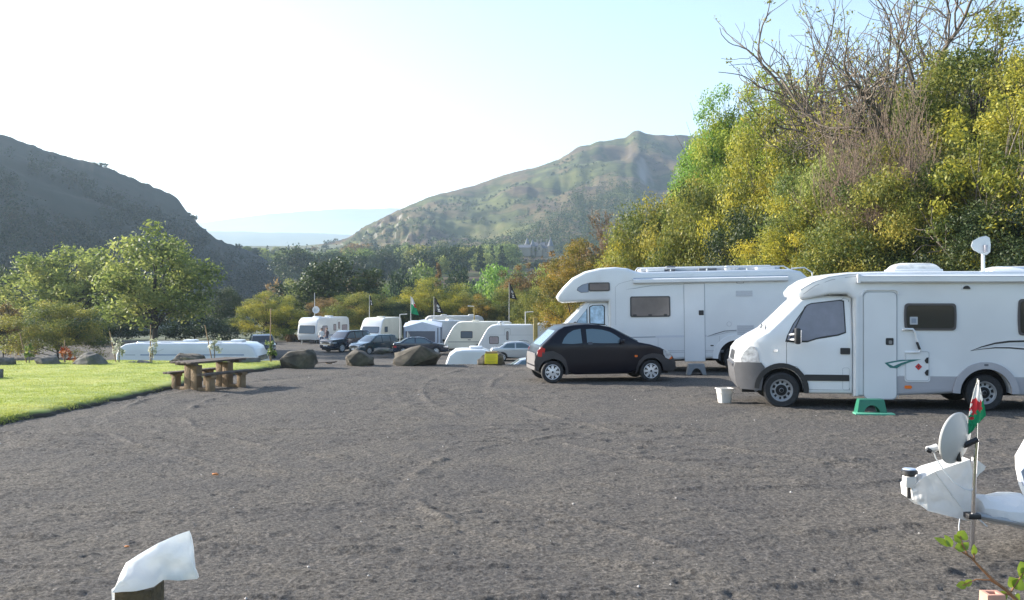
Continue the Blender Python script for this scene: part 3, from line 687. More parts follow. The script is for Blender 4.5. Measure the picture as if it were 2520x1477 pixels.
def prism(name, out, hw, mats, parent=None, bevel=.05, seg=3, W=None, xc=(), zc=(), matfn=None, ang=40, loc=None):
    """a body: side outline (x,z) carried across the width, its long edges rounded, its width shaped by W(x,z)"""
    bm = bmesh.new()
    a = [bm.verts.new((x, -hw, z)) for x, z in out]; b = [bm.verts.new((x, hw, z)) for x, z in out]; n = len(out)
    fa = bm.faces.new(a); fb = bm.faces.new(b[::-1])
    for i in range(n): bm.faces.new((a[i], b[i], b[(i+1) % n], a[(i+1) % n]))
    bmesh.ops.recalc_face_normals(bm, faces=bm.faces)
    if bevel: bmesh.ops.bevel(bm, geom=list(fa.edges)+list(fb.edges), offset=bevel, segments=seg, profile=.5, affect='EDGES', clamp_overlap=False)
    bmesh.ops.triangulate(bm, faces=[f for f in bm.faces if len(f.verts) > 4])
    cuts_map(bm, xc, zc)
    if W:
        for v in bm.verts: v.co.y *= W(v.co.x, v.co.z)
    bmesh.ops.recalc_face_normals(bm, faces=bm.faces)
    if matfn:
        for f in bm.faces: f.material_index = matfn(f.calc_center_median(), f.normal)
    me = bpy.data.meshes.new(name); bm.to_mesh(me); bm.free(); smooth(me, ang)
    return link(name, me, mats, parent, loc)
def panel(name, poly, S, m, parent, eps=.004, side=-1, xc=(), zc=(), depth=.03):
    """a panel lying on the body's side surface y = side*S(x,z), standing eps proud, with a rim going in"""
    bm = bmesh.new(); vs = [bm.verts.new((x, 0, z)) for x, z in poly]; f = bm.faces.new(vs)
    bmesh.ops.triangulate(bm, faces=[f]); cuts_map(bm, xc, zc)
    for v in bm.verts: v.co.y = side*(S(v.co.x, v.co.z)+eps)
    r = bmesh.ops.extrude_edge_only(bm, edges=[e for e in bm.edges if e.is_boundary])
    for v in r['geom']:
        if isinstance(v, bmesh.types.BMVert): v.co.y -= side*(eps+depth)
    bmesh.ops.recalc_face_normals(bm, faces=bm.faces)
    me = bpy.data.meshes.new(name); bm.to_mesh(me); bm.free(); smooth(me, 30)
    return link(name, me, m, parent)
def strip(name, pts, wid, S, m, parent, eps=.003, side=-1, depth=.01):
    """a narrow band along a line of (x,z) points on the side; wid may vary"""
    k = len(pts); wd = wid if hasattr(wid, '__len__') else [wid]*k; L = []; Rr = []
    for i, p in enumerate(pts):
        q0 = pts[max(0, i-1)]; q1 = pts[min(k-1, i+1)]; dx, dz = q1[0]-q0[0], q1[1]-q0[1]; l = math.hypot(dx, dz) or 1
        nx, nz = -dz/l*wd[i]/2, dx/l*wd[i]/2; L.append((p[0]+nx, p[1]+nz)); Rr.append((p[0]-nx, p[1]-nz))
    b = MB(); vs = []
    for q in (L, Rr):
        vs += [(x, side*(S(x, z)+eps), z) for x, z in q]
    for q in (L, Rr):
        vs += [(x, side*(S(x, z)-depth), z) for x, z in q]
    fs = []
    for i in range(k-1):
        fs += [(i, i+1, k+i+1, k+i), (2*k+i, 2*k+i+1, i+1, i), (k+i, k+i+1, 3*k+i+1, 3*k+i)]
    b.add(vs, fs); return b.build(name, m, parent)
def loop_strip(name, poly, wid, S, m, parent, **k): return strip(name, list(poly)+[poly[0], poly[1]], wid, S, m, parent, **k)
def across(name, p0, p1, hw0, hw1, m, parent, eps=.005, out=(-1, 1), rnd=.08, nseg=6):
    """a pane lying on a sloping cross surface (windscreen, bonnet grille): from (x,z) p0 to p1"""
    dx, dz = p1[0]-p0[0], p1[1]-p0[1]; l = math.hypot(dx, dz); n = (-dz/l, dx/l)
    if n[0]*out[0]+n[1]*out[1] < 0: n = (-n[0], -n[1])
    poly = rr(-1, 0, 1, l, rnd); b = MB(); top = []; bot = []
    for a, s in poly:
        f = s/l; hw_ = hw0+(hw1-hw0)*f
        for lst, e in ((top, eps), (bot, -.03)): lst.append((p0[0]+dx*f+n[0]*e, a*hw_, p0[1]+dz*f+n[1]*e))
    k = len(poly); b.add(top+bot, [tuple(range(k))]+[(i, (i+1) % k, k+(i+1) % k, k+i) for i in range(k)])
    return b.build(name, m, parent)
def wheel(parent, x, y, r, wd, rim, style='steel', side=-1):
    w = bpy.data.objects.new('wheel', None); C.objects.link(w); w.parent = parent; w.location = (x, y, r)
    if side > 0: w.rotation_euler = (0, 0, math.pi)
    b = MB(); h = wd/2
    b.lathe([(r*rim*.96, h*.6), (r*rim, -h*.75), (r*rim+.012, -h*.95), (r*.9, -h), (r*.97, -h*.85), (r, -h*.5), (r, h*.5), (r*.97, h*.9), (r*rim, h*.95)], 36)
    b.build('tyre', RUBBER, w)
    d = MB(); R0 = r*rim; n = 48
    if style == 'steel': prof = [(0, -h*.95), (R0*.16, -h*.95), (R0*.2, -h*.78), (R0*.42, -h*.72), (R0*.5, -h*.5), (R0*.60, -h*.46), (R0*.82, -h*.5), (R0*.9, -h*.62), (R0*.93, -h*.9), (R0, -h*.92)]
    else: prof = [(0, -h*1.0), (R0*.14, -h*1.0), (R0*.2, -h*.96), (R0*.34, -h*.94), (R0*.5, -h*.9), (R0*.62, -h*.86), (R0*.8, -h*.84), (R0*.9, -h*.86), (R0*.95, -h*.95), (R0, -h*.9)]
    d.lathe(prof, n); me_o = d.build('rim', [STEEL if style == 'steel' else SILVER, UNDER], w, ang=25)
    nh = 10 if style == 'steel' else 8
    for p in me_o.data.polygons:
        c = p.center; rad = math.hypot(c.x, c.z)/R0; a = (math.atan2(c.z, c.x)/(2*math.pi)*nh) % 1
        if style == 'steel':
            if .6 < rad < .83 and a < .55 or rad < .12: p.material_index = 1
            if .2 < rad < .5: p.material_index = 1
        else:
            lim = {.4: .0, .56: .28, .7: .42, .84: .5}
            wd_ = .0 if rad < .45 else np.interp(rad, [.45, .85], [.22, .5])
            if .45 < rad < .86 and abs(a-.5) < wd_/2+.02: p.material_index = 1
            if rad < .12: p.material_index = 1
    return w
def label_part(o, s): o['label'] = s; return o

# ------------------------------------------------------------------ low profile motorhome (right), front towards the left
def low_motorhome():
    Y0 = 20.45; X0 = (1798-1260)/F*Y0
    yaw = R(-7.5)
    o = thing('motorhome', 'low roofed white motorhome with grey skirt and a green step at its door', 'motorhome', (X0, Y0, 0), yaw, 'motorhomes parked on the gravel')
    HW = 1.02; Y = 1.02                      # visible side at local y = 0 after the shift below
    def sh(x, z): return 1.0
    root = bpy.data.objects.new('x', None)
    bpy.data.objects.remove(root)
    k = .00245
    def P(X, Z): return ((X-140)*k, (1288-Z)*k)
    # cab
    cab = [P(175, 1140), P(150, 1090), P(138, 980), P(150, 930), P(165, 840), P(205, 790), P(300, 730), P(400, 676), P(520, 560), P(655, 425), P(760, 395), P(1050, 395), P(1050, 1170), P(690, 1172)]
    cab += [(p[0], p[1]) for p in arc(.885, .34, .43, 0, 180, 14)] + [P(345, 1150)]
    def Wc(x, z):
        w_ = 1.0
        if z > 1.3: w_ -= .12*(z-1.3)
        if x < .75: w_ *= 1-.26*((.75-x)/.75)**2.2
        return w_
    HC = .99
    Sc = lambda x, z: HC*Wc(x, z)
    cabo = prism('cab', cab, HC, [WHITE2, BUMP], o, .055, 3, Wc, list(np.arange(.06, 2.2, .12)), list(np.arange(.3, 2.2, .16))+[.872], lambda c, n: 1 if c.z < .872 and c.x < .5 else 0)
    # dwelling body
    body = [P(1050, 1188), P(1050, 420), P(1000, 385), P(860, 388), P(700, 425), P(655, 428), P(622, 405), P(618, 372), P(660, 322), P(740, 272), P(850, 234), P(1000, 214), P(1300, 207), (6.55, 2.655), (6.9, 2.5), (6.95, 1.3), (6.9, .45), (6.5, .32), (5.22, .30)]
    body += arc(4.63, .34, .47, 0, 180, 14)+[(2.6, .25)]
    HB = 1.06
    def Wb(x, z):
        w_ = 1.0
        if x < 2.1: w_ -= .16*((2.1-x)/.95)**2
        return w_
    Sb = lambda x, z: HB*Wb(x, z)
    prism('habitation_body', body, HB, [WHITE, GREYP], o, .06, 4, Wb, [1.3, 1.45, 1.6, 1.75, 1.9, 2.05, 3.02], [.645],
          lambda c, n: 1 if (c.z < .645 and c.x > 3.02 and abs(n.y) > .6) else 0)
    b = MB(); b.box((.15, -.78, .28), (6.7, .78, 1.0)); b.build('underbody', UNDER, o)
    # grey bumper and black arch
    bp = [P(190, 1145), P(155, 1090), P(139, 980), P(152, 932), P(345, 930), P(372, 965), P(356, 1080), P(345, 1150)]
    panel('bumper', bp, Sc, BUMP, o, .02, xc=[.1, .2, .3, .4, .5]); 
    across('bumper_front', P(190, 1130), P(141, 945), .55, .62, BUMP, o, .03, (-1, 0))
    across('grille', P(150, 925), P(168, 850), .38, .4, BLACK, o, .012, (-1, 0), .03)
    strip('arch_trim', arc(.885, .36, .47, -8, 178, 18), .09, Sc, BLACK, o, .03, depth=.05)
    # headlight, indicator, side trim
    hl = [P(196, 932), P(190, 905), P(215, 850), P(262, 802), P(295, 805), P(322, 850), P(335, 925)]
    panel('headlight', hl, Sc, CLEAR, o, .012, xc=[.15, .25, .35, .45])
    panel('side_indicator', rr(*P(438, 842), *P(474, 822), .02), Sc, CLEAR, o, .02)
    panel('side_trim', rr(*P(680, 1068), *P(1020, 1020), .015), Sc, BLACK, o, .02)
    # door of the cab
    loop_strip('cab_door_gap', [P(540, 770), P(540, 945), P(620, 960), P(690, 1040), P(700, 1140), P(1022, 1140), P(1022, 430), P(985, 415)], .008, Sc, SEAM, o, eps=.0025)
    win = [P(530, 762), P(545, 712), P(592, 620), P(700, 470), P(735, 455), P(960, 428), P(988, 436), P(998, 690), P(940, 712), P(840, 722), P(770, 742), P(700, 766), P(600, 768)]
    panel('cab_window_frame', win, Sc, BLACK, o, .005, zc=np.arange(1.2, 2.2, .1))
    cx_, cz_ = P(800, 600); inn = [(cx_+(x-cx_)*.95, cz_+(z-cz_)*.93+.006) for x, z in win]
    panel('cab_window', inn, Sc, CURT, o, .009, zc=np.arange(1.2, 2.2, .1))
    strip('quarter_bar', [P(556, 760), P(690, 482)], .02, Sc, BLACK, o, .013)
    panel('door_handle', rr(*P(952, 858), *P(1026, 808), .015), Sc, BLACK, o, .02)
    loop_strip('fuel_flap', rr(*P(970, 1138), *P(1020, 965), .03), .006, Sc, SEAML, o, eps=.0022)
    # mirror on two arms
    m = MB(); m.box((0, -.13, -.11), (.10, .1, .2)); mo = m.build('mirror', BLACK, o, (P(590, 765)[0], -1.2, P(590, 730)[1]), bevel=.03)
    m = MB(); m.box((-.012, -.10, -.07), (0, .06, .16)); m.build('mirror_glass', CHROME, mo, (.112, 0, 0))
    m = MB(); m.tube([(.03, .05, .08), (-.1, .28, .05)], .02, 6); m.tube([(.03, .05, -.03), (-.1, .28, -.04)], .02, 6); m.build('mirror_arm', WHITE2, mo)
    across('windscreen', P(412, 672), P(640, 440), .80, .76, SCREEN, o, .006)
    for i in (0, 1):
        m = MB(); a = P(395, 684); m.tube([(a[0], -.55+.75*i, a[1]+.03), (a[0]+.06, -.2+.75*i, a[1]+.10)], .011, 5); m.build('wiper', BLACK, o)
    strip('cap_line', [P(650, 352), P(740, 295), P(860, 252), P(1000, 232), P(1085, 228)], .012, Sb, SEAML, o, eps=.003)
    strip('cap_shadow_line', [P(672, 385), P(760, 318), P(880, 272), P(1010, 250), P(1085, 245)], .012, Sb, SEAML, o, eps=.003)
    strip('cab_pillar', [P(1075, 400), P(1072, 1180)], .05, Sb, WHITE, o, eps=.02)
    # awning case along the roof edge
    a = MB(); x0, z1 = P(1085, 232); m_ = [(x0, -HB-.09, z1-.155), (x0, -HB-.12, z1-.13), (x0, -HB-.12, z1-.03), (x0, -HB-.08, z1), (x0, -HB+.0, z1), (x0, -HB+.0, z1-.155)]
    k_ = len(m_); a.add(m_+[(6.6, y, z) for _, y, z in m_], [tuple(range(k_)), tuple(range(k_, 2*k_))]+[(i, (i+1) % k_, k_+(i+1) % k_, k_+i) for i in range(k_)])
    a.build('awning_case', WHITE, o)
    strip('awning_gap', [(x0+.04, z1-.04), (6.55, z1-.04)], .008, lambda x, z: HB+.12, SEAML, o, eps=.002)
    panel('awning_end', rr(x0-.04, z1-.16, x0+.01, z1+.01, .02), lambda x, z: HB+.1, WHITE, o, .03, depth=.12)
    # entrance door with handle
    d = panel('entrance_door', rr(*P(1125, 1200), *P(1368, 372), .09, 6), Sb, WHITE, o, .016)
    loop_strip('door_seal', rr(*P(1120, 1204), *P(1373, 367), .095, 6), .012, Sb, SEAML, d, eps=.008)
    strip('rain_rail', [P(1108, 400), P(1118, 366), P(1145, 350), P(1350, 348), P(1375, 360), P(1385, 390)], .02, Sb, WHITE, d, eps=.03)
    h = panel('handle', rr(*P(1288, 780), *P(1346, 726), .02), Sb, BLACK, d, .026)
    panel('latch', rr(*P(1310, 772), *P(1335, 745), .02), Sb, mat('latch_grey', (.2, .2, .2), .4), h, .032)
    # green leaf shaped decal crossing the door edge
    dec = [P(1278, 920), P(1330, 908), P(1400, 896), P(1480, 892), P(1552, 890), P(1470, 912), P(1410, 935), P(1370, 962), P(1320, 958)]
    d2 = panel('swoosh_decal', dec, Sb, GREENST, o, .020, depth=.003)
    panel('swoosh_gap', [P(1305, 926), P(1370, 912), P(1460, 900), P(1400, 920), P(1345, 945)], Sb, WHITE, d2, .024, depth=.002)
    # windows: bowed frames with dark panes
    def bowed(X0_, Z0_, X1_, Z1_, bow, lab=None):
        x0_, z0_ = P(X0_, Z0_); x1_, z1_ = P(X1_, Z1_); n = 8
        def ring(i, rad):
            pts = rr(x0_+i, z0_+i, x1_-i, z1_-i, rad, 4); zc_ = (z0_+z1_)/2; hz_ = (z1_-z0_)/2
            out = []
            for q in range(len(pts)):
                a_, b_ = pts[q], pts[(q+1) % len(pts)]
                for s in ([0] if math.dist(a_, b_) < .1 or abs(a_[1]-b_[1]) < .05 else [0, .2, .4, .6, .8]):
                    x_ = a_[0]+(b_[0]-a_[0])*s; z_ = a_[1]+(b_[1]-a_[1])*s
                    bo = bow*(1-((z_-zc_)/hz_)**2); out.append((x_+(bo if x_ > (x0_+x1_)/2 else -bo), z_))
            return out
        wf = panel('window', ring(0, .06), Sb, mat('window_frame_brown', (.075, .066, .07), .35), o, .022)
        panel('pane', ring(.045, .05), Sb, DARKG, wf, .028)
        loop_strip('pane_edge', ring(.04, .05), .008, Sb, BLACK, wf, eps=.026)
        return wf
    w1 = bowed(1432, 665, 1808, 455, .016)
    panel('notice', rr(*P(1467, 620), *P(1525, 560), .01), Sb, mat('paper_in_window', (.40, .42, .46), .5), w1, .031)
    panel('notice_print', rr(*P(1478, 608), *P(1514, 572), .01), Sb, mat('paper_print', (.22, .26, .32), .5), w1, .033)
    bowed(2270, 700, 2660, 420, .02)
    # gas locker with warning diamond and two latches
    g = panel('gas_locker', rr(*P(1430, 1065), *P(1620, 822), .05, 5), Sb, WHITE, o, .012)
    loop_strip('locker_seal', rr(*P(1438, 1056), *P(1611, 830), .045, 5), .008, Sb, SEAML, g, eps=.015)
    dx, dz = P(1533, 948); q = .066
    panel('warning_diamond', [(dx-q, dz), (dx, dz-q), (dx+q, dz), (dx, dz+q)], Sb, mat('warning_red', (.50, .03, .035), .4), g, .016)
    panel('diamond_symbol', [(dx-.012, dz-.012), (dx+.012, dz-.012), (dx+.008, dz+.01), (dx, dz+.025), (dx-.01, dz+.012)], Sb, BLACK, g, .018)
    for zz_ in (895, 990):
        lx_, lz_ = P(1592, zz_); panel('latch', [(lx_+.03, lz_-.065), (lx_+.035, lz_+.05), (lx_-.0, lz_+.045), (lx_-.035, lz_-.01), (lx_-.01, lz_-.06)], Sb, BLACK, g, .024)
    # grab rail
    t = MB(); y = -HB-.05
    pts = [P(1412, 664), P(1430, 655), P(1485, 655), P(1505, 680), P(1525, 760), P(1545, 812), P(1535, 832), P(1432, 838)]
    t.tube([(x, -HB if i in (0, 7) else y, z) for i, (x, z) in enumerate(pts)], .022, 8); gr = t.build('grab_rail', WHITE, o)
    t = MB(); t.tube([(P(1518, 0)[0], y, P(0, 755)[1]), (P(1540, 0)[0], y, P(0, 812)[1])], .027, 8); t.build('rubber_grip', BLACK, gr)
    # swoosh to the rear
    k2 = [P(1918, 822), P(2000, 790), P(2100, 762), P(2200, 748), P(2330, 744), P(2480, 748), P(2700, 770)]
    strip('swoosh_stripe', k2, [.004, .02, .032, .038, .036, .034, .03], Sb, mat('black_stripe', (.02, .02, .025), .35), o, eps=.004)
    k3 = [P(1918, 822), P(2010, 806), P(2100, 796), P(2200, 796), P(2330, 806), P(2480, 828), P(2700, 880)]
    strip('swoosh_stripe', k3, [.004, .012, .022, .026, .026, .024, .02], Sb, mat('black_stripe', (.02, .02, .025), .35), o, eps=.004)
    k4 = [P(1960, 812), P(2050, 786), P(2150, 772), P(2300, 770), P(2480, 786)]
    strip('swoosh_fill', k4, [.003, .03, .045, .06, .075], Sb, mat('pale_stripe', (.55, .57, .6), .35), o, eps=.0025)
    # lamp over the side, markers, flare
    la = panel('awning_lamp', rr(*P(1850, 348), *P(1925, 312), .02), Sb, WHITE, o, .02)
    panel('lamp_lens', arc(P(1887, 0)[0], P(0, 346)[1], .068, 5, 175, 10), Sb, BLACK, la, .03)
    for X in (1457, 2468): panel('side_marker', rr(*P(X-28, 1120), *P(X+28, 1094), .03), Sb, ORANGE, o, .012)
    strip('arch_flare', arc(4.63, .34, .53, 0, 180, 20), .13, Sb, GREYP, o, eps=.035, depth=.05)
    panel('flare_badge', rr(4.59, .86, 4.67, .90, .03), Sb, GRAPH, o, .042)
    loop_strip('service_flap', rr(*P(2390, 1005), *P(2640, 860), .03), .007, Sb, SEAML, o, eps=.003)
    strip('skirt_line', [P(1388, 1022), P(1850, 1022)], .008, Sb, SEAML, o, eps=.003); strip('skirt_line', [P(2240, 1022), P(2900, 1022)], .008, Sb, SEAML, o, eps=.003)
    strip('skirt_gap', [P(1375, 1050), P(1385, 1080), P(1385, 1195)], .01, Sb, SEAML, o, eps=.003)
    # roof
    def rooflight(x0_, x1_, hgt, lab, dome):
        f = MB(); f.box((x0_, -.45, 2.64), (x1_, .35, 2.64+hgt*.35)); fo = f.build('rooflight', WHITE, o, bevel=.02)
        f = MB(); n = 8
        prof = [(.0, 0), (.03, .25), (.10, .6), (.18, .85), (.28, 1)]
        vs = []; 
        for ins, hh_ in prof:
            i2 = ins*.6; vs += [(x0_+.04+i2, -.41+i2, 2.64+hgt*(.35+.65*hh_)), (x1_-.04-i2, -.41+i2, 2.64+hgt*(.35+.65*hh_)), (x1_-.04-i2, .31-i2, 2.64+hgt*(.35+.65*hh_)), (x0_+.04+i2, .31-i2, 2.64+hgt*(.35+.65*hh_))]
        fs = [(a*4+b_, a*4+(b_+1) % 4, a*4+4+(b_+1) % 4, a*4+4+b_) for a in range(4) for b_ in range(4)]+[(16, 17, 18, 19)]
        f.add(vs, fs); f.build('dome', dome, fo)
    rooflight(*[P(X, 0)[0] for X in (1408, 1790)], .19, '', mat('clear_dome', (.62, .63, .62), .12, var=.2, vscale=8))
    rooflight(P(2160, 0)[0], 6.3, .12, '', WHITE)
    # wheels
    for x in (.885, 4.63):
        for s in (-1, 1): wheel(o, x, s*.90, .345, .225, .63, 'steel', s)
    return o
lo_mh = low_motorhome()

# satellite dome on its mast stands on the motorhome roof
def mh_pt(x, y, z): return lo_mh.matrix_basis @ Vector((x, y, z))
sd = thing('satellite_dish', 'pale pink white satellite dish on a short mast on the motorhome roof', 'satellite dish', mh_pt(4.86, -.2, 2.64), 0)
b = MB(); b.tube([(0, 0, 0), (0, 0, .42)], .035, 10); b.build('mast', WHITE, sd)
b = MB(); q = [(-.25, .02), (-.22, .12), (-.1, .19), (.04, .22), (.11, .18), (.13, .05), (.12, -.1), (.05, -.16), (-.08, -.13), (-.2, -.06)]
n = len(q); b.add([(x, -.05+.25*(x*x+z*z), z+.50) for x, z in q]+[(x*.92, .02+.1*x*x, z*.92+.50) for x, z in q]+[(0, -.05, .5), (0, .02, .5)],
                  [(i, (i+1) % n, n+(i+1) % n, n+i) for i in range(n)]+[(i, (i+1) % n, 2*n) for i in range(n)]+[(n+i, n+(i+1) % n, 2*n+1) for i in range(n)])
b.build('reflector', WHITE, sd)
b = MB(); b.box((-.02, -.12, .40), (.04, -.04, .54)); b.build('bracket', mat('bracket_grey', (.45, .43, .46), .5), sd, bevel=.01)

# ------------------------------------------------------------------ alcove motorhome
def alcove_motorhome():
    Y0 = 28.9; k = .00352
    def P(X, Z): return ((X-330)*k, (1012-Z)*k)
    o = thing('motorhome', 'tall white alcove motorhome with overcab nose, behind the black hatchback', 'motorhome', ((1372-1260)/F*Y0, Y0, 0), R(-3.5), 'motorhomes parked on the gravel')
    o.rotation_euler = (R(0), R(-.75), R(-3.5)); o.location.z = -.02
    HB = 1.12
    body = [P(745, 925), P(745, 452), P(560, 452), P(375, 460), P(345, 445), P(328, 415), P(345, 385), P(385, 335), P(460, 262), P(560, 212), P(680, 186), P(800, 180), P(900, 192), P(960, 216), P(1000, 222), (6.45, 2.81), (6.75, 2.74), (6.95, 2.55), (7.02, 2.2), (7.02, .8), (6.95, .32), (5.5, .30)]
    body += arc(4.96, .36, .50, 0, 180, 14)+[(2.5, .30)]
    def Wb(x, z): return 1-.10*max(0, (1.9-x)/1.9)**2
    Sb = lambda x, z: HB*Wb(x, z)
    prism('habitation_body', body, HB, WHITE, o, .10, 5, Wb, np.arange(.2, 2.0, .25), ())
    HC = .98
    cab = [(-.42, .30), (-.47, .55), (-.42, .95), (-.2, 1.12), (.22, 1.35), (.86, 1.99), (1.52, 1.99), (1.52, .32), (.95, .32)]+arc(.42, .33, .40, 0, 180, 12)
    def Wc(x, z): return (1-.12*max(0, z-1.2))*(1-.22*max(0, (.3-x)/.8)**2)
    Sc = lambda x, z: HC*Wc(x, z)
    prism('cab', cab, HC, WHITE2, o, .06, 3, Wc, np.arange(-.4, 1.5, .15), np.arange(.4, 2, .2))
    b = MB(); b.box((-.3, -.8, .28), (6.8, .8, 1.0)); b.build('underbody', UNDER, o)
    across('windscreen', (.24, 1.39), (.82, 1.95), .84, .78, SCREEN, o, .006)
    for pl_ in ([P(488, 625), P(500, 600), P(578, 505), P(578, 636), P(492, 636)], [P(592, 632), P(592, 492), P(620, 480), P(700, 478), P(718, 492), P(716, 640)]):
        f = panel('cab_window', pl_, Sc, BLACK, o, .008, zc=(1.5, 1.7)); cx_ = sum(p[0] for p in pl_)/len(pl_); cz_ = sum(p[1] for p in pl_)/len(pl_)
        panel('cab_pane', [(cx_+(x-cx_)*.86, cz_+(z-cz_)*.90) for x, z in pl_], Sc, FOIL, f, .012, zc=(1.5, 1.7))
    loop_strip('cab_door_gap', [P(480, 660), P(480, 930), P(742, 930), P(742, 465), P(600, 465)], .01, Sc, SEAML, o, eps=.003)
    m = MB(); m.box((0, -.1, -.12), (.09, .08, .14)); m.build('mirror', BLACK, o, (.48, -1.12, 1.28), bevel=.03)
    def win(poly, inset, fm, pm, nm='window'):
        wf = panel(nm, poly, Sb, fm, o, .02); cx_ = (min(p[0] for p in poly)+max(p[0] for p in poly))/2; cz_ = (min(p[1] for p in poly)+max(p[1] for p in poly))/2
        hx = (max(p[0] for p in poly)-min(p[0] for p in poly))/2; hz_ = (max(p[1] for p in poly)-min(p[1] for p in poly))/2
        panel('pane', [(cx_+(x-cx_)*(1-inset/hx), cz_+(z-cz_)*(1-inset/hz_)) for x, z in poly], Sb, pm, wf, .026); return wf
    FR = mat('window_rubber', (.05, .047, .05), .4); PN = mat('blind_behind_window', (.15, .13, .13), .12, var=.15, vscale=3)
    w_ = win(rr(*P(914, 578), *P(1229, 414), .05), .035, FR, PN)
    for X in (950, 1070, 1190): panel('catch', rr(*P(X-14, 568), *P(X+14, 556), .01), Sb, BLACK, w_, .03)
    win(rr(*P(590, 370), *P(757, 300), .045), .03, FR, PN)
    d = panel('alcove_decal', [P(498, 360), P(505, 340), P(540, 318), P(588, 303), P(588, 375), P(530, 378)], Sb, mat('slate_decal', (.24, .28, .35), .4), o, .006, xc=(.65, .8))
    loop_strip('decal_edge', [P(498, 360), P(505, 340), P(540, 318), P(588, 303), P(588, 375), P(530, 378)], .014, Sb, GRAPH, d, eps=.009)
    dr_ = panel('entrance_door', rr(*P(1338, 928), *P(1494, 318), .03), Sb, WHITE, o, .012)
    loop_strip('door_gap', rr(*P(1336, 930), *P(1497, 316), .03), .012, Sb, SEAML, dr_, eps=.006)
    panel('handle', rr(*P(1450, 568), *P(1488, 530), .015), Sb, BLACK, dr_, .022)
    panel('upper_vent', rr(*P(1740, 425), *P(1868, 380), .008), Sb, VENTG, o, .012); fv = panel('fridge_vent', rr(*P(1745, 752), *P(1876, 650), .012), Sb, VENTG, o, .014)
    for i in range(6): strip('louvre', [P(1752, 664+i*15), P(1870, 664+i*15)], .012, Sb, SEAML, fv, eps=.018)
    la = panel('awning_lamp', rr(*P(1745, 322), *P(1803, 297), .01), Sb, SEAML, o, .02); panel('lamp_lens', rr(*P(1752, 318), *P(1796, 300), .01), Sb, WHITE, la, .026)
    panel('filler_cap', arc(*P(1685, 640), .06, 0, 330, 12), Sb, WHITE, o, .012); loop_strip('filler_ring', arc(*P(1685, 640), .062, 0, 330, 12), .01, Sb, SEAML, o, eps=.008)
    a = MB(); x0, z1 = P(942, 275); m_ = [(-HB-.09, z1-.14), (-HB-.12, z1-.11), (-HB-.12, z1-.03), (-HB-.07, z1), (-HB+.02, z1), (-HB+.02, z1-.14)]
    x1 = P(2140, 0)[0]; a.add([(x0, y, z) for y, z in m_]+[(x1, y, z+.02) for y, z in m_], [tuple(range(6)), tuple(range(6, 12))]+[(i, (i+1) % 6, 6+(i+1) % 6, 6+i) for i in range(6)]); a.build('awning_case', WHITE, o)
    strip('awning_edge', [(x0, z1+.012), (x1, z1+.032)], .016, lambda x, z: HB+.03, mat('blue_grey_edge', (.25, .33, .45), .4), o, eps=.0)
    strip('roof_swoosh', [P(885, 358), P(960, 350), P(1080, 332), P(1330, 322)], [.004, .018, .014, .006], Sb, SEAML, o, eps=.004)
    strip('side_panel_seam', [P(800, 640), P(800, 340), P(830, 312), P(945, 282)], .008, Sb, SEAML, o, eps=.003)
    strip('stripe_text_band', [P(890, 738), P(1110, 735)], .03, Sb, mat('slate_text', (.30, .33, .38), .4), o, eps=.004)
    strip('waist_stripe', [P(1110, 733), P(1510, 731)], .055, Sb, mat('pale_grey_stripe', (.56, .58, .63), .4), o, eps=.0035)
    strip('swoosh_stripe', [P(1515, 735), P(1580, 715), P(1650, 695), P(1742, 690)], [.006, .022, .024, .018], Sb, GRAPH, o, eps=.005)
    strip('swoosh_stripe', [P(1515, 737), P(1600, 722), P(1670, 705), P(1742, 700)], [.006, .01, .012, .012], Sb, SEAML, o, eps=.0045)
    for z_ in (846, 858): strip('skirt_line', [P(880, z_), P(1640, z_)], .01, Sb, SEAML, o, eps=.004)
    for X in (1130, 1610): strip('skirt_seam', [P(X, 735), P(X, 925)], .007, Sb, SEAML, o, eps=.003)
    panel('side_marker', rr(*P(1560, 890), *P(1590, 878), .015), Sb, REDL, o, .012)
    panel('lock', rr(*P(1538, 812), *P(1562, 803), .01), Sb, BLACK, o, .012)
    strip('arch_flare', arc(4.96, .36, .58, 0, 180, 18), .15, Sb, WHITE, o, eps=.03, depth=.05)
    # roof rack, rooflights and rear rail
    r = MB(); r.tube([(2.3, -.98, 2.80), (2.4, -.98, 2.87), (6.3, -.98, 2.89), (6.45, -.98, 2.80)], .018, 6)
    for x in (3.2, 4.2, 5.3): r.tube([(x, -.98, 2.8), (x, -.98, 2.88)], .02, 5)
    r.build('roof_rail', WHITE, o)
    r = MB(); r.tube([(2.3, .9, 2.80), (2.4, .9, 2.93), (6.3, .9, 2.95), (6.45, .9, 2.80)], .018, 6)
    for x in (3.2, 4.2, 5.3): r.tube([(x, .9, 2.8), (x, .9, 2.94)], .02, 5)
    r.build('roof_rail', WHITE, o)
    for x0_, x1_, h_, mm in ((2.55, 3.05, .06, WHITE), (3.1, 3.35, .11, GRAPH), (4.0, 4.5, .07, GRAPH), (4.75, 5.1, .10, CLEAR), (5.6, 6.1, .07, WHITE)):
        b = MB(); b.box((x0_, -.8, 2.79), (x1_, -.2, 2.80+h_*1.3)); b.build('rooflight', mm, o, bevel=.03)
    b = MB(); b.box((2.4, -.5, 2.79), (6.3, .95, 2.90)); b.build('roof_box', mat('roof_box_grey', (.45, .47, .5), .4), o, bevel=.04)
    r = MB(); r.tube([(6.5, -1.0, 2.82), (6.85, -1.05, 2.84), (7.06, -1.05, 2.70), (7.08, -1.05, 2.3)], .02, 6); r.build('ladder_rail', WHITE, o)
    for x in (.42, 4.96):
        for s in (-1, 1): wheel(o, x, s*.92, .34, .22, .62, 'steel', s)
    return o
alcove_motorhome()

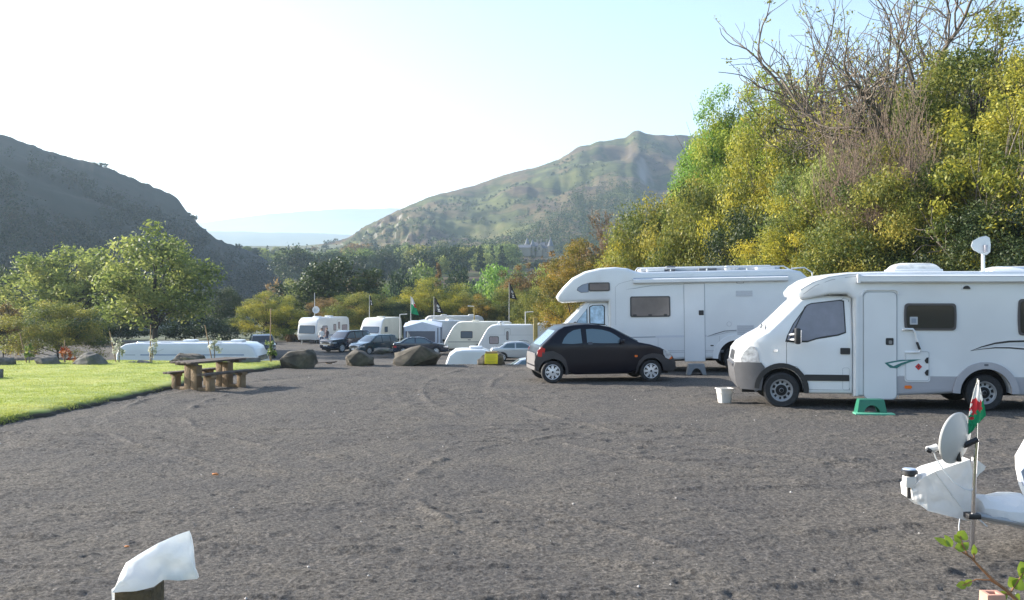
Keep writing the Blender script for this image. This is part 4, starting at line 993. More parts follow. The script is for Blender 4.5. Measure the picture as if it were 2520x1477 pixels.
# ------------------------------------------------------------------ cars
def car(name, label, loc, rz, group, out, hw, paint, axles, wr, belt, roofw, windows, wind, extras=None, bevel=.05, wst='cap', clad=None, L=None, glass=BLUEG):
    """out runs round the side view, front towards +x; windows are side view outlines"""
    o = thing(name, label, 'car', loc, rz, group)
    x0 = min(p[0] for p in out); x1 = max(p[0] for p in out)
    def W(x, z):
        w_ = 1.0
        if z > belt: w_ -= roofw*((z-belt)/.5)**1.1
        if z < .45: w_ -= .05*(.45-z)/.3
        e = max(0, min(x-x0, x1-x)); 
        if e < .7: w_ *= 1-.22*((.7-e)/.7)**2.4
        return w_
    S = lambda x, z: hw*W(x, z)
    xs = np.arange(x0+.08, x1, .11); zs = np.arange(.25, 2.0, .1)
    body = prism('body', out, hw, paint, o, bevel, 4, W, xs, zs, clad, ang=50)
    for q_ in body.data.vertices: q_.co.x = min(max(q_.co.x, x0-.01), x1+.01)
    b = MB(); b.box((x0+.2, -hw*.72, .2), (x1-.2, hw*.72, belt*.8)); b.build('underbody', UNDER, o)
    for poly in windows:
        for s in (-1, 1):
            f = panel('side_window', poly, S, glass, o, .006, s, xs, zs, .015)
    for (p0, p1, a0, a1, od, nm) in wind: across(nm, p0, p1, hw*a0, hw*a1, glass, o, .006, od, .1)
    for x in axles:
        for s in (-1, 1): wheel(o, x, s*(hw-.09), wr, .17, .68, wst, s)
    if extras: extras(o, S, hw, x0, x1)
    return o
NAVY = mat('black_purple_paint', (.005, .0045, .010), .28, coat=.0, spec=.3)
CLAD = mat('dark_grey_cladding', (.032, .030, .034), .5, var=.15, vscale=6)
def ka():
    k = .00322
    def P(X, Z): return ((X-115)*k, (1085-Z)*k)
    ax = [P(245, 0)[0], P(1022, 0)[0]]
    out = [P(150, 1005), P(116, 960), P(126, 870), P(152, 812), P(296, 680), P(345, 655), P(420, 643), P(520, 638), P(620, 643), P(710, 660), P(765, 688), P(850, 735), P(930, 778), P(1020, 795), P(1100, 820), P(1165, 853), P(1210, 890), P(1236, 935), P(1240, 985), P(1190, 1010)]
    out += arc(ax[1], .27, .325, 5, 175, 12)+[P(840, 1020), P(420, 1022)]+arc(ax[0], .27, .325, 5, 175, 12)
    qw = [P(318, 782), P(335, 745), P(368, 708), P(415, 682), P(470, 672), P(476, 780), P(400, 786)]
    dw = [P(515, 778), P(512, 676), P(560, 672), P(640, 680), P(700, 697), P(745, 722), P(800, 768), P(790, 783), P(640, 782)]
    def ex(o, S, hw, x0, x1):
        for s in (-1, 1):
            c = panel('rear_cladding', [P(120, 985), P(113, 925), P(124, 872), P(170, 848), P(250, 838), P(310, 868), P(345, 905), P(362, 960), P(372, 1020), P(345, 1022)]+[p for p in arc(ax[0], .27, .335, 5, 178, 10)], S, CLAD, o, .012, s, np.arange(0, 1, .1), np.arange(.2, 1, .1))
            panel('front_cladding', [P(902, 1020), P(905, 970), P(925, 920), P(965, 880), P(1030, 862), P(1100, 872), P(1150, 905), P(1205, 912), P(1232, 935), P(1236, 985), P(1190, 1010)]+[p for p in arc(ax[1], .27, .335, 2, 176, 10)], S, CLAD, o, .012, s, np.arange(2.5, 3.7, .1), np.arange(.2, 1, .1))
            panel('headlight', [P(1120, 842), P(1140, 836), P(1165, 850), P(1190, 875), P(1196, 900), P(1170, 910), P(1142, 900), P(1122, 872)], S, CLEAR, o, .018, s, np.arange(3.2, 3.6, .06))
            panel('headlight_corner', [P(1172, 908), P(1196, 888), P(1200, 905), P(1180, 914)], S, ORANGE, o, .022, s)
            panel('side_repeater', rr(*P(890, 890), *P(912, 876), .01), S, ORANGE, o, .012, s)
            loop_strip('door_gap', [P(492, 668), P(492, 800), P(486, 960), P(500, 1010), P(838, 1010), P(846, 900), P(835, 800), P(800, 760)], .008, S, UNDER, o, eps=.002, side=s)
            panel('door_handle', rr(*P(520, 792), *P(556, 772), .02), S, mat('handle_dark', (.06, .06, .07), .25), o, .018, s)
            panel('tail_lamp', [P(135, 880), P(138, 835), P(165, 810), P(190, 822), P(182, 860), P(160, 885)], S, REDL, o, .012, s, (.1, .16, .22))
            m = MB(); m.box((-.06, -.07, -.05), (.06, .07, .06)); m.build('mirror', NAVY, o, (P(785, 0)[0], s*(hw+.05), P(0, 770)[1]), bevel=.025)
        across('rear_bumper', P(122, 990), P(126, 860), hw*.72, hw*.72, mat('rear_bumper_sunlit_grey', (.16, .155, .16), .45), o, .02, (-1, 0))  # sunlight on the rear is painted in: paler grey than the side cladding
        across('number_plate', (x1-.01, .42), (x1-.005, .52), .26, .26, mat('white_plate', (.7, .7, .7), .4), o, .03, (1, 0), .01)
        m = MB(); m.tube([P(735, 660)[:1]+(0, P(0, 660)[1]), (P(715, 0)[0], 0, P(0, 650)[1]+.02)], .006, 5)
        m.build('aerial', BLACK, o)
    Yr = 24.6
    return car('hatchback', 'small black hatchback with silver wheel trims parked before the alcove motorhome', ((1306-1260)/F*Yr, Yr+.55, 0), R(9), None, out, .80, NAVY, ax, .275, .92, .20, [qw, dw],
               [(P(935, 772), P(735, 668), .78, .66, (1, 1), 'windscreen'), (P(166, 800), P(286, 689), .62, .58, (-1, 1), 'rear_window')], ex)
ka()
SILV = mat('silver_paint', (.52, .56, .60), .25, .3, coat=.6)
BLUEC = mat('dark_blue_paint', (.012, .022, .045), .18, coat=1.0)
TEAL = mat('dark_teal_paint', (.014, .045, .065), .2, coat=1.0)
BLKC = mat('black_car_paint', (.012, .013, .016), .2, coat=1.0)
PLATE_W = mat('white_plate', (.7, .7, .7), .4)
def arches(out_top, x1, ax, wr, zb=.24):
    o = list(out_top)
    for a in ax[::-1]: o += [(a+wr+.09, zb)]+arc(a, wr, wr+.06, 5, 175, 10)+[(a-wr-.09, zb)]
    return o
def lamps(front, rear, hz_, plate=True):
    def ex(o, S, hw, x0, x1):
        for s in (-1, 1):
            if front:
                panel('headlight', [(x1-.42, hz_), (x1-.42, hz_+.13), (x1-.1, hz_+.12), (x1-.06, hz_)], S, CLEAR, o, .015, s, np.arange(x1-.5, x1, .08))
                b = MB(); b.box((x1-.1, -.2, hz_-.02), (x1+.0, .2, hz_+.12)); b.build('headlight_face', CLEAR, o, (0, s*hw*.5, 0), bevel=.03)
            if rear: panel('tail_lamp', [(x0+.05, hz_), (x0+.06, hz_+.16), (x0+.3, hz_+.15), (x0+.3, hz_)], S, REDL, o, .015, s, np.arange(x0, x0+.5, .08))
            m = MB(); m.box((-.06, -.08, -.06), (.07, .08, .07)); m.build('mirror', BLACK, o, (x0+(x1-x0)*.68, s*(hw+.06), hz_+.3), bevel=.03)
        b = MB(); b.box((x1-.03, -.45, hz_-.02), (x1+.012, .45, hz_+.1)); b.build('grille', BLACK, o, bevel=.01)
        b = MB(); b.box((x1-.03, -.26, hz_-.24), (x1+.03, .26, hz_-.13)); b.build('number_plate', PLATE_W, o)
        b = MB(); b.box((x0-.03, -.26, hz_-.05), (x0+.03, .26, hz_+.06)); b.build('number_plate', mat('yellow_plate', (.6, .5, .08), .4), o)
    return ex
GL = 'cars on the lower yard'
# dark off-roader, three quarter front towards the camera
def suv(label, u, Y, rz, paint, z=-3, name='off_roader', h=1.0):
    ax = [.85, 3.55]; t = [(4.55, .35), (4.62, .6), (4.58, .95), (4.45, 1.08), (3.35, 1.16), (2.75, 1.70*h), (2.4, 1.80*h), (.6, 1.80*h), (.25, 1.72*h), (.05, 1.15), (.0, .6), (.05, .35)]
    out = [(4.5, .3)]+t+[(.1, .3)]; out = arches(t, 4.6, [], .36)
    o2 = t+[(.35, .33)]+arc(ax[0], .38, .42, 180, 0, 10)+[(2, .33)]+arc(ax[1], .38, .42, 180, 0, 10)+[(4.45, .33)]
    win = [[(.35, 1.18), (.38, 1.62*h), (1.1, 1.68*h), (1.1, 1.18)], [(1.2, 1.18), (1.2, 1.68*h), (2.0, 1.68*h), (2.0, 1.18)], [(2.1, 1.18), (2.1, 1.68*h), (2.55, 1.62*h), (3.05, 1.2)]]
    return car(name, label, ((u-1260)/F*Y, Y, z+.02), rz, GL, o2, .92, paint, ax, .37, 1.12, .16, win, [((3.3, 1.19), (2.78, 1.66*h), .80, .70, (1, 1), 'windscreen'), ((.06, 1.18), (.22, 1.66*h), .78, .72, (-1, 1), 'rear_window')], lamps(True, True, .78))
suv('dark blue off-roader parked in front of the white caravan on the lower yard', 900, 87, R(-128), BLUEC)
suv('black pickup backed up beside the long white caravan', 640, 80, R(-72), BLKC, name='pickup', h=1.0)
def hatch(label, u, Y, rz, paint, z=-3, name='car'):
    ax = [.72, 3.3]; t = [(4.15, .28), (4.22, .5), (4.15, .75), (3.9, .88), (3.2, 1.02), (2.45, 1.50), (2.0, 1.58), (.75, 1.56), (.35, 1.48), (.02, .95), (0, .5), (.05, .28)]
    o2 = t+[(.3, .24)]+arc(ax[0], .31, .36, 180, 0, 10)+[(2, .24)]+arc(ax[1], .31, .36, 180, 0, 10)+[(3.95, .24)]
    win = [[(.38, .98), (.55, 1.40), (.95, 1.46), (.95, .98)], [(1.05, .98), (1.05, 1.46), (1.85, 1.47), (1.85, .98)], [(1.95, .98), (1.95, 1.47), (2.35, 1.42), (2.95, 1.02)]]
    return car(name, label, ((u-1260)/F*Y, Y, z+.02), rz, GL, o2, .85, paint, ax, .31, .95, .2, win, [((3.15, 1.04), (2.5, 1.46), .82, .68, (1, 1), 'windscreen'), ((.05, 1.0), (.34, 1.45), .76, .66, (-1, 1), 'rear_window')], lamps(True, True, .62))
hatch('dark teal hatchback between the off-roader and the dark saloon', 968, 84, R(-132), TEAL)
def saloon(label, u, Y, rz, paint, z=-3):
    ax = [.85, 3.5]; t = [(4.45, .28), (4.52, .5), (4.45, .7), (4.2, .84), (3.3, .98), (2.6, 1.38), (2.2, 1.44), (1.5, 1.42), (1.1, 1.34), (.6, 1.02), (.12, .98), (.0, .85), (0, .5), (.05, .28)]
    o2 = t+[(.4, .24)]+arc(ax[0], .31, .36, 180, 0, 10)+[(2, .24)]+arc(ax[1], .31, .36, 180, 0, 10)+[(4.2, .24)]
    win = [[(.85, 1.0), (1.2, 1.30), (1.75, 1.34), (1.75, .98)], [(1.85, .98), (1.85, 1.34), (2.3, 1.34), (2.55, 1.28), (3.05, .99)]]
    return car('saloon_car', label, ((u-1260)/F*Y, Y, z+.02), rz, GL, o2, .87, paint, ax, .31, .92, .2, win, [((3.25, 1.0), (2.62, 1.35), .82, .66, (1, 1), 'windscreen'), ((.62, 1.03), (1.08, 1.32), .78, .66, (-1, 1), 'rear_window')], lamps(True, True, .6))
saloon('dark saloon with a small flag on its roof, behind the widest brown boulder', 966, 81, R(8), BLUEC)
saloon('silver car behind the boulder that carries the yellow notice', 1207, 74, R(4), SILV)
saloon('silver car of which only the roof shows, beside the black hatchback', 1232, 56.5, R(2), SILV)

# ------------------------------------------------------------------ caravans
CG = 'touring caravans parked on the lower yard'
SHADEW = mat('bluish_window', (.10, .13, .17), .08, spec=.6); TINTP = mat('mauve_window', (.36, .31, .33), .15, var=.1, vscale=5)
def caravan(label, u, Y, rz, L, H, paint, style, windows, door=None, front=True, stripes=(), roofl=(.45,), z=-3.0, hw=1.1, axle=None, front_paint=None, aerial=None):
    """long axis along local x, tow end at +x (or -x with rz turned); side windows are (x0,z0,x1,z1) on both sides"""
    o = thing('caravan', label, 'caravan', ((u-1260)/F*Y, Y, z), rz, CG); t = .38; a = axle or L*.5
    if style == 'wedge': nose = [(L, .8), (L-.02, .95), (L-.45, 1.75), (L-.75, 2.25), (L-1.1, H-.06), (L-1.5, H)]; tail = [(.35, H), (.12, H-.12), (.02, H-.5), (0, 1.0), (.05, t)]
    elif style == 'round': nose = [(L-.02, .7), (L, 1.1), (L-.08, 1.6), (L-.22, 2.05), (L-.42, H-.22), (L-.75, H-.04), (L-1.2, H)]; tail = [(1.0, H), (.5, H-.05), (.2, H-.22), (.06, H-.55), (0, 1.2), (.04, .7), (.1, t)]
    else: nose = [(L-.02, .75), (L, 1.0), (L-.15, 1.8), (L-.3, H-.25), (L-.6, H-.03), (L-.9, H)]; tail = [(.5, H), (.2, H-.1), (.05, H-.4), (0, 1.0), (.04, t)]
    out = [(L-.15, t)]+nose+tail+[(a-.42, t)]+arc(a, .36, .38, 180, 0, 10)
    W = lambda x, z: 1-.03*max(0, z-1.6)
    S = lambda x, z: hw*W(x, z)
    mf = (lambda c, n: 1 if n.x > .25 and c.x > L-1.6 else 0) if front_paint else None
    prism('body', out, hw, [paint]+([front_paint] if front_paint else []), o, .09, 4, W, (), (1.6, 2.0, 2.3), mf)
    b = MB(); b.box((.2, -hw*.8, .3), (L-.4, hw*.8, .8)); b.build('underbody', UNDER, o)
    for s in (-1, 1):
        for (x0, z0, x1, z1) in windows:
            f = panel('window', rr(x0, z0, x1, z1, .08), S, mat('caravan_window_rubber', (.03, .03, .033), .4), o, .015, s); panel('pane', rr(x0+.05, z0+.05, x1-.05, z1-.05, .06), S, TINTP if paint is WHITE else SHADEW, f, .02, s)
        if door:
            x0, x1 = door; d = panel('door', rr(x0, .48, x1, H-.3, .12), S, paint, o, .012, s); loop_strip('door_gap', rr(x0-.01, .47, x1+.01, H-.29, .12), .02, S, SEAML, d, eps=.008, side=s)
            f = panel('door_window', rr(x0+.14, 1.35, x1-.14, H-.5, .1), S, BLACK, d, .02, s); panel('pane', rr(x0+.19, 1.4, x1-.19, H-.55, .08), S, TINTP, f, .025, s); panel('handle', rr(x0+.06, .95, x0+.17, 1.1, .03), S, BLACK, d, .03, s)
        for (pts, wd, m_) in stripes: strip('stripe', pts, wd, S, m_, o, eps=.004, side=s)
    if front:
        p0, p1 = nose[1], nose[2]
        if style == 'round': p0, p1 = nose[1], nose[3]
        if style == 'wedge': p0, p1 = (L-.1, 1.12), (L-.43, 1.72)
        fw = across('front_window', p0, p1, hw*.84, hw*.8, BLACK, o, .012, (1, .2), .12); across('pane', (p0[0]*.95+p1[0]*.05, p0[1]*.95+p1[1]*.05), (p0[0]*.06+p1[0]*.94, p0[1]*.06+p1[1]*.94), hw*.8, hw*.76, SHADEW, fw, .018, (1, .2), .12)
    bw = across('rear_window', (.0, 1.15), (.01, 1.75), hw*.75, hw*.75, SHADEW, o, .035, (-1, 0), .1)
    for f in roofl:
        b = MB(); b.box((L*f-.3, -.35, H-.02), (L*f+.3, .35, H+.12)); b.build('rooflight', paint, o, bevel=.05)
    b = MB(); b.tube([(L-.3, -.5, .42), (L+1.1, 0, .45)], .035, 6); b.tube([(L-.3, .5, .42), (L+1.1, 0, .45)], .035, 6); b.tube([(L+.85, 0, .45), (L+.85, 0, .02)], .03, 6); b.tube([(L+1.0, 0, .45), (L+1.25, 0, .52)], .05, 6)
    b.build('drawbar', mat('galvanised_steel', (.35, .36, .37), .5, .5), o)
    for x, y in ((L-.5, -.8), (L-.5, .8), (.5, -.8), (.5, .8)):
        b = MB(); b.tube([(x, y, .4), (x, y*1.05, 0)], .03, 5); b.build('corner_steady', STEEL, o)
    for s in (-1, 1): wheel(o, a, s*(hw-.12), .32, .18, .62, 'cap', s)
    return o
BLST = mat('slate_blue_stripe', (.16, .22, .34), .4)
# long pale caravan just below the lawn; only the top shows over the turf
c = caravan('long white caravan with thin dark stripe, below the lawn behind the picnic table', 304, 49.6, 0, 7.15, 2.70, WHITE, 'round', [(.9, .95, 2.3, 1.6), (4.4, .95, 5.9, 1.6)], None, True, [([(1.25, 2.12), (6.3, 2.12)], .05, BLST), ([(.5, 2.12), (1.0, 2.12)], .035, SEAML)], (.47, .80), hw=1.12)
for x in (1.3, 2.1, 4.6):
    b = MB(); b.box((x, -.75, 2.70), (x+.45, -.3, 2.73)); b.build('roof_panel', mat('roof_grey', (.42, .48, .56), .3), c, bevel=.008)
b = MB(); b.tube([(1.0, -.9, 2.68), (1.05, -.9, 2.75), (5.8, -.9, 2.75), (5.85, -.9, 2.68)], .02, 5); b.build('roof_rail', WHITE, c)
# white caravan with the two people by it
caravan('white caravan with blue shaded front, two people standing before it', 838, 103, R(-112), 6.2, 2.55, WHITE, 'tub', [(4.2, 1.15, 5.1, 1.75), (2.6, 1.2, 3.1, 1.85), (.5, 1.15, 1.5, 1.75)], (1.75, 2.35), True, [([(.1, .78), (6.0, .78)], .09, BLST)], (.35, .7))
caravan('cream caravan with pale sides behind the dark teal hatchback', 965, 101, R(-108), 5.2, 2.55, CREAM, 'wedge', [(3.4, 1.15, 4.1, 1.7)], None, True, (), (.5,), front_paint=WHITE)
caravan('white caravan behind the pale blue awning', 1010, 91, R(28), 5.6, 2.45, WHITE, 'tub', [(1.2, 1.1, 2.2, 1.7), (3.6, 1.1, 4.6, 1.7)], None, True, (), (.4, .7))
caravan('grey sided caravan with sloping white roof behind the cream fronted caravan', 1190, 98, R(186), 6.0, 2.75, mat('grey_panel', (.52, .52, .50), .4, var=.05), 'tub', [(3.8, 1.1, 4.6, 1.8), (1.2, 1.1, 2.0, 1.8)], None, True, (), (.2, .65))
caravan('cream sided caravan with raked bright white front, left of the mauve windowed caravan', 1262, 84, R(180), 5.7, 2.62, CREAM, 'wedge', [(3.35, 1.25, 4.35, 1.85), (.8, 1.25, 2.2, 1.85)], None, True, [([(.1, .95), (5.4, .95)], .05, SEAM), ([(3.5, 1.12), (3.75, 1.12)], .06, BLACK)], (.55,), front_paint=WHITE)
caravan('white caravan with mauve window and door, behind the silver car with full windows', 1400, 79, R(180), 7.2, 2.55, WHITE, 'wedge', [(5.55, 1.05, 6.3, 1.65), (1.0, 1.05, 2.2, 1.65)], (4.65, 5.1), False, [([(.3, 1.75), (6.4, 1.75)], .02, SEAML), ([(3.2, 1.25), (3.6, 1.35), (4.0, 1.3)], .03, SEAM)], (.75, .3))
# white caravan close under the crest; only its roof shows
caravan('white caravan under the crest with its flat roof level with the brown boulders', 1216, 45.5, R(183), 2.35, 2.45, WHITE, 'tub', [(.6, .9, 1.6, 1.5)], None, False, (), (.35,), z=-2.84, front_paint=None)
# aerials and roof fittings
def pole_thing(name, label, cat, u, v0, Y, pts, r, m, z=None, group=None):
    o = thing(name, label, cat, ((u-1260)/F*Y, Y, vz(v0, Y) if z is None else z), 0, group); return o
POLE = mat('pale_pole', (.55, .55, .53), .5); YPOLE = mat('yellow_wood', (.36, .27, .08), .7, var=.2, vscale=8)
def mast(label, u, vb, vt, Y, arm, m, r=.045, z=-3):
    o = thing('aerial_mast', label, 'aerial', ((u-1260)/F*Y, Y, z), 0, 'aerial masts between the caravans'); h = vz(vt, Y)-z; b = MB()
    b.tube([(0, 0, 0), (0, 0, h)], r, 6); b.build('pole', m, o)
    b = MB(); a = arm/F*Y; b.tube([(0, 0, h-r), (a, 0, h)], r, 6)
    for i in range(3): b.tube([(a*(.3+.3*i), -.12, h), (a*(.3+.3*i), .12, h)], .018, 4)
    b.build('antenna', POLE, o); return o
mast('pale aerial mast with short arm right of the cream caravan', 984, 850, 773, 93, 18, POLE)
mast('thin yellowish aerial mast leaning above the sloping white roof', 1167, 790, 753, 86, -16, YPOLE)
mast('white aerial bent at a right angle above the mauve windowed caravan', 1293, 800, 767, 80, 20, POLE, .04)
o = thing('wooden_post', 'yellowish square wooden post in front of the mauve windowed caravan', 'post', ((1318-1260)/F*62, 62, -3)); b = MB(); b.box((-.13, -.13, 0), (.13, .13, vz(784, 62)+3)); b.build('post', YPOLE, o, bevel=.02); b = MB(); b.box((-.14, -.14, vz(784, 62)+3), (.14, .14, vz(784, 62)+3.04)); b.build('cap', YPOLE, o, bevel=.01)
for i, (u, v, Y, lab) in enumerate([(1232, 786, 77, 'small white roof antenna at the left of the mauve windowed caravan roof'), (1345, 790, 77.5, 'small white roof antenna right of the wooden post')]):
    o = thing('roof_antenna', lab, 'antenna', ((u-1260)/F*Y, Y+.3, -.46)); b = MB(); b.lathe([(0, .32), (.16, .30), (.22, .24), (.05, .2), (.05, 0)], 12, 'z'); b.build('antenna', WHITE, o)
# awning on the caravan
aw = thing('awning', 'pale blue caravan awning with dark front panel behind the dark saloon', 'awning', ((1040-1260)/F*87, 87.5, -3), R(2))
AWN = mat('awning_blue', (.46, .53, .64), .7, var=.06); AWD = mat('awning_window', (.10, .11, .14), .15)
b = MB(); wq = 1.65; b.add([(-wq, -1.2, 0), (wq, -1.2, 0), (wq, -1.2, 2.05), (0, -1.2, 2.5), (-wq, -1.2, 2.05), (-wq, 1.2, 0), (wq, 1.2, 0), (wq, 1.2, 2.35), (0, 1.2, 2.65), (-wq, 1.2, 2.35)], [(0, 1, 2, 3, 4), (5, 9, 8, 7, 6), (0, 4, 9, 5), (1, 6, 7, 2), (4, 3, 8, 9), (3, 2, 7, 8)]); b.build('canvas', AWN, aw)
b = MB(); b.box((-1.45, -1.26, .6), (1.1, -1.21, 1.7)); b.build('front_window', AWD, aw)
b = MB(); b.box((1.3, -1.25, .1), (1.38, -1.21, 2.0)); b.box((-wq-.02, -1.26, 0), (-wq+.08, -1.18, 2.05)); b.box((wq-.08, -1.26, 0), (wq+.02, -1.18, 2.05)); b.build('frame', AWD, aw)

# ------------------------------------------------------------------ flags on poles
def flag(label, u, vt, vb, Y, wpx, cols, lean, emblem=None, z=-3, group=None):
    o = thing('flag', label, 'flag', ((u-1260)/F*Y, Y, z), 0, group); top = vz(vt, Y)-z; h = (vb-vt)/F*Y; wd = wpx/F*Y
    b = MB(); b.tube([(0, 0, 0), (0, 0, top+.1)], [.05, .02], 6); b.build('pole', POLE, o)
    ns, nt_ = 10, 14; vs = []; b = MB()
    for i in range(nt_+1):
        t = i/nt_
        for j in range(ns+1):
            s = j/ns; x = wd*(s*(.18+.82*t)+.0); dz = -h*t*(.94+.06*s)-h*.05*s
            vs.append((x+.03, .05*math.sin(6*s+3*t)*wd*2, top+dz))
    for i in range(nt_):
        for j in range(ns):
            a = i*(ns+1)+j; b.mi = cols(j/ns, i/nt_); b.add([vs[a], vs[a+1], vs[a+ns+2], vs[a+ns+1]], [(0, 1, 2, 3)])
    ob = b.build('cloth', FLAGM, o, ang=80); sm_ = ob.modifiers.new('thick', 'SOLIDIFY'); sm_.thickness = .012
    return o
FLAGM = [mat('flag_white', (.8, .8, .78), .8, trans=.3), mat('flag_green', (.01, .30, .13), .8, trans=.3), mat('flag_red', (.55, .03, .04), .8, trans=.3), mat('flag_black', (.012, .012, .014), .85)]
PG = 'pirate flags flying over the caravans'
flag('green and white flag with a trace of red hanging from a pole over the saloon', 1011, 731, 774, 92, 19, lambda s, t: 2 if (.35 < t < .55 and s > .6) else (0 if t < .38+.1*s else 1), .1)
sk = lambda s, t: 0 if (math.hypot(s-.55, (t-.52)*1.3) < .16 or (abs(abs(s-.5)-abs(t-.78)*.9) < .07 and .66 < t < .92)) else 3
flag('black pirate flag hanging from a white topped pole right of the green and white flag', 1068, 733, 770, 93, 24, sk, .1, group=PG)
flag('black pirate flag flying highest, in front of the olive shrub', 1253, 698, 736, 98, 19, sk, .1, group=PG)
flag('small dark flag with white spots above the cream caravan', 909, 728, 752, 99, 9, sk, .1, group=PG)
flag('tiny white flag on the roof of the dark saloon', 1003, 818, 834, 81.6, 8, lambda s, t: 0, .1, z=-1.6)
# dish on a mast beside the first caravan
o = thing('satellite_dish', 'little satellite dish and aerial on a mast above the white caravan roof', 'satellite dish', ((779-1260)/F*100, 99, -3)); b = MB(); b.tube([(0, 0, 0), (0, 0, 5.0)], .04, 6); b.build('mast', POLE, o)
b = MB(); b.lathe([(0, .1), (.2, .05), (.34, -.08), (.36, -.08), (.2, .08), (0, .13)], 14, 'y', (.15, 0, 3.3)); b.build('reflector', WHITE, o)
# ------------------------------------------------------------------ people
def person(label, x, y, z, rz, shirt, legs, h=1.72, arm=0):
    o = thing('person', label, 'person', (x, y, z), rz, 'two people by the white caravan')
    J = dict(pel=(0, 0, .95), che=(0, 0, 1.32), nec=(0, 0, 1.5), hea=(0, -.02, 1.66), top=(0, 0, 1.76), hl=(.1, 0, .9), kl=(.12, -.03, .5), al=(.13, .02, .08), fl=(.14, -.14, .04), hr=(-.1, 0, .9), kr=(-.12, .02, .5), ar=(-.15, .06, .08), fr=(-.16, -.1, .04), sl=(.18, 0, 1.43), el=(.25, .02, 1.15), wl=(.24, -.16, .98+arm), nl=(.23, -.24, .97+arm), sr=(-.18, 0, 1.43), er=(-.26, .03, 1.16), wr=(-.25, -.10, .93), nr=(-.25, -.16, .87))
    Rr = dict(pel=.14, che=.15, nec=.06, hea=.095, top=.06, hl=.09, kl=.065, al=.045, fl=.04, hr=.09, kr=.065, ar=.045, fr=.04, sl=.065, el=.048, wl=.034, nl=.036, sr=.065, er=.048, wr=.034, nr=.036)
    E = [('pel', 'che'), ('che', 'nec'), ('nec', 'hea'), ('hea', 'top'), ('pel', 'hl'), ('hl', 'kl'), ('kl', 'al'), ('al', 'fl'), ('pel', 'hr'), ('hr', 'kr'), ('kr', 'ar'), ('ar', 'fr'), ('che', 'sl'), ('sl', 'el'), ('el', 'wl'), ('wl', 'nl'), ('che', 'sr'), ('sr', 'er'), ('er', 'wr'), ('wr', 'nr')]
    ks = list(J); me = bpy.data.meshes.new('body'); me.from_pydata([Vector(J[k])*(h/1.78) for k in ks], [(ks.index(a), ks.index(b_)) for a, b_ in E], [])
    ob = link('body', me, None, o); md = ob.modifiers.new('s', 'SKIN'); ob.modifiers.new('d', 'SUBSURF').render_levels = 1; ob.modifiers['d'].levels = 1
    for i, k in enumerate(ks):
        sv = me.skin_vertices[0].data[i]; sv.radius = (Rr[k], Rr[k]*.8 if k in ('pel', 'che') else Rr[k]); sv.use_root = (i == 0)
    bpy.context.view_layer.update(); ev = ob.evaluated_get(bpy.context.evaluated_depsgraph_get()); m2 = bpy.data.meshes.new_from_object(ev); m2.name = 'body'
    ob.modifiers.clear(); ob.data = m2
    for m_ in (mat('skin', (.50, .32, .24), .6), shirt, legs, mat('shoe', (.03, .03, .03), .6)): m2.materials.append(m_)
    for p in m2.polygons:
        c = p.center*(1.78/h); lx = abs(c.x)
        p.material_index = 3 if c.z < .1 else (2 if c.z < .95 and lx < .215 else (0 if (c.z > 1.52 or (lx > .2 and c.z < 1.1)) else 1))
    smooth(m2, 180)
    b = MB(); 
    for i in range(5):
        pass
    b.lathe([(0, 1.785*h/1.78), (.06, 1.775*h/1.78), (.098, 1.73*h/1.78), (.105, 1.67*h/1.78), (.09, 1.62*h/1.78)], 14, 'z', (0, .02, 0)); b.build('hair', mat('brown_hair', (.05, .03, .02), .7), o)
    return o
Yp = 92; xp = (794-1260)/F*Yp
person('person in a white top and blue trousers standing nearer the caravan front', xp-.1, Yp, float(HT(xp, Yp))+.03, .4, mat('white_top', (.75, .75, .74), .8), mat('jeans', (.06, .09, .16), .8))
person('person in a dark top with one arm raised, beside the one in white', xp+.32, Yp+.3, float(HT(xp, Yp))+.03, -.5, mat('dark_top', (.07, .05, .06), .8), mat('jeans', (.06, .09, .16), .8), 1.76, .2)
# small folding table with white things by the caravan
o = thing('camping_table', 'low camping table with white cloth beside the two people', 'table', ((815-1260)/F*94, 94, float(HT(-17, 94))+.03)); b = MB(); b.box((-.6, -.35, .55), (.6, .35, .60)); b.build('tabletop', WHITE, o, bevel=.01)
for sx in (-.5, .5):
    b = MB(); b.tube([(sx, -.3, 0), (sx, .3, .55)], .02, 5); b.tube([(sx, .3, 0), (sx, -.3, .55)], .02, 5); b.build('leg', STEEL, o)

# ------------------------------------------------------------------ boulders
def rock_mat(nm, a, b_, c_, moss=.5):
    m = bpy.data.materials.new(nm); m.use_nodes = True; t = m.node_tree; p = t.nodes['Principled BSDF']; tc = t.nodes.new('ShaderNodeTexCoord')
    n = t.nodes.new('ShaderNodeTexNoise'); n.inputs['Scale'].default_value = 2.6; n.inputs['Detail'].default_value = 10; n.inputs['Roughness'].default_value = .65; t.links.new(tc.outputs['Object'], n.inputs['Vector'])
    c = ramp(t, n.outputs['Fac'], [(.3, a), (.5, b_), (.7, c_)])
    n2 = t.nodes.new('ShaderNodeTexNoise'); n2.inputs['Scale'].default_value = 1.1; n2.inputs['Detail'].default_value = 6; t.links.new(tc.outputs['Object'], n2.inputs['Vector'])
    f = ramp(t, n2.outputs['Fac'], [(.5, (0, 0, 0)), (.66, (moss, moss, moss))]); mx = t.nodes.new('ShaderNodeMix'); mx.data_type = 'RGBA'
    t.links.new(f, mx.inputs[0]); t.links.new(c, mx.inputs[6]); mx.inputs[7].default_value = (.07, .08, .03, 1)
    t.links.new(mx.outputs[2], p.inputs['Base Color']); p.inputs['Roughness'].default_value = .9
    bp = t.nodes.new('ShaderNodeBump'); bp.inputs['Strength'].default_value = .8; bp.inputs['Distance'].default_value = .03; t.links.new(n.outputs['Fac'], bp.inputs['Height']); t.links.new(bp.outputs[0], p.inputs['Normal'])
    return m
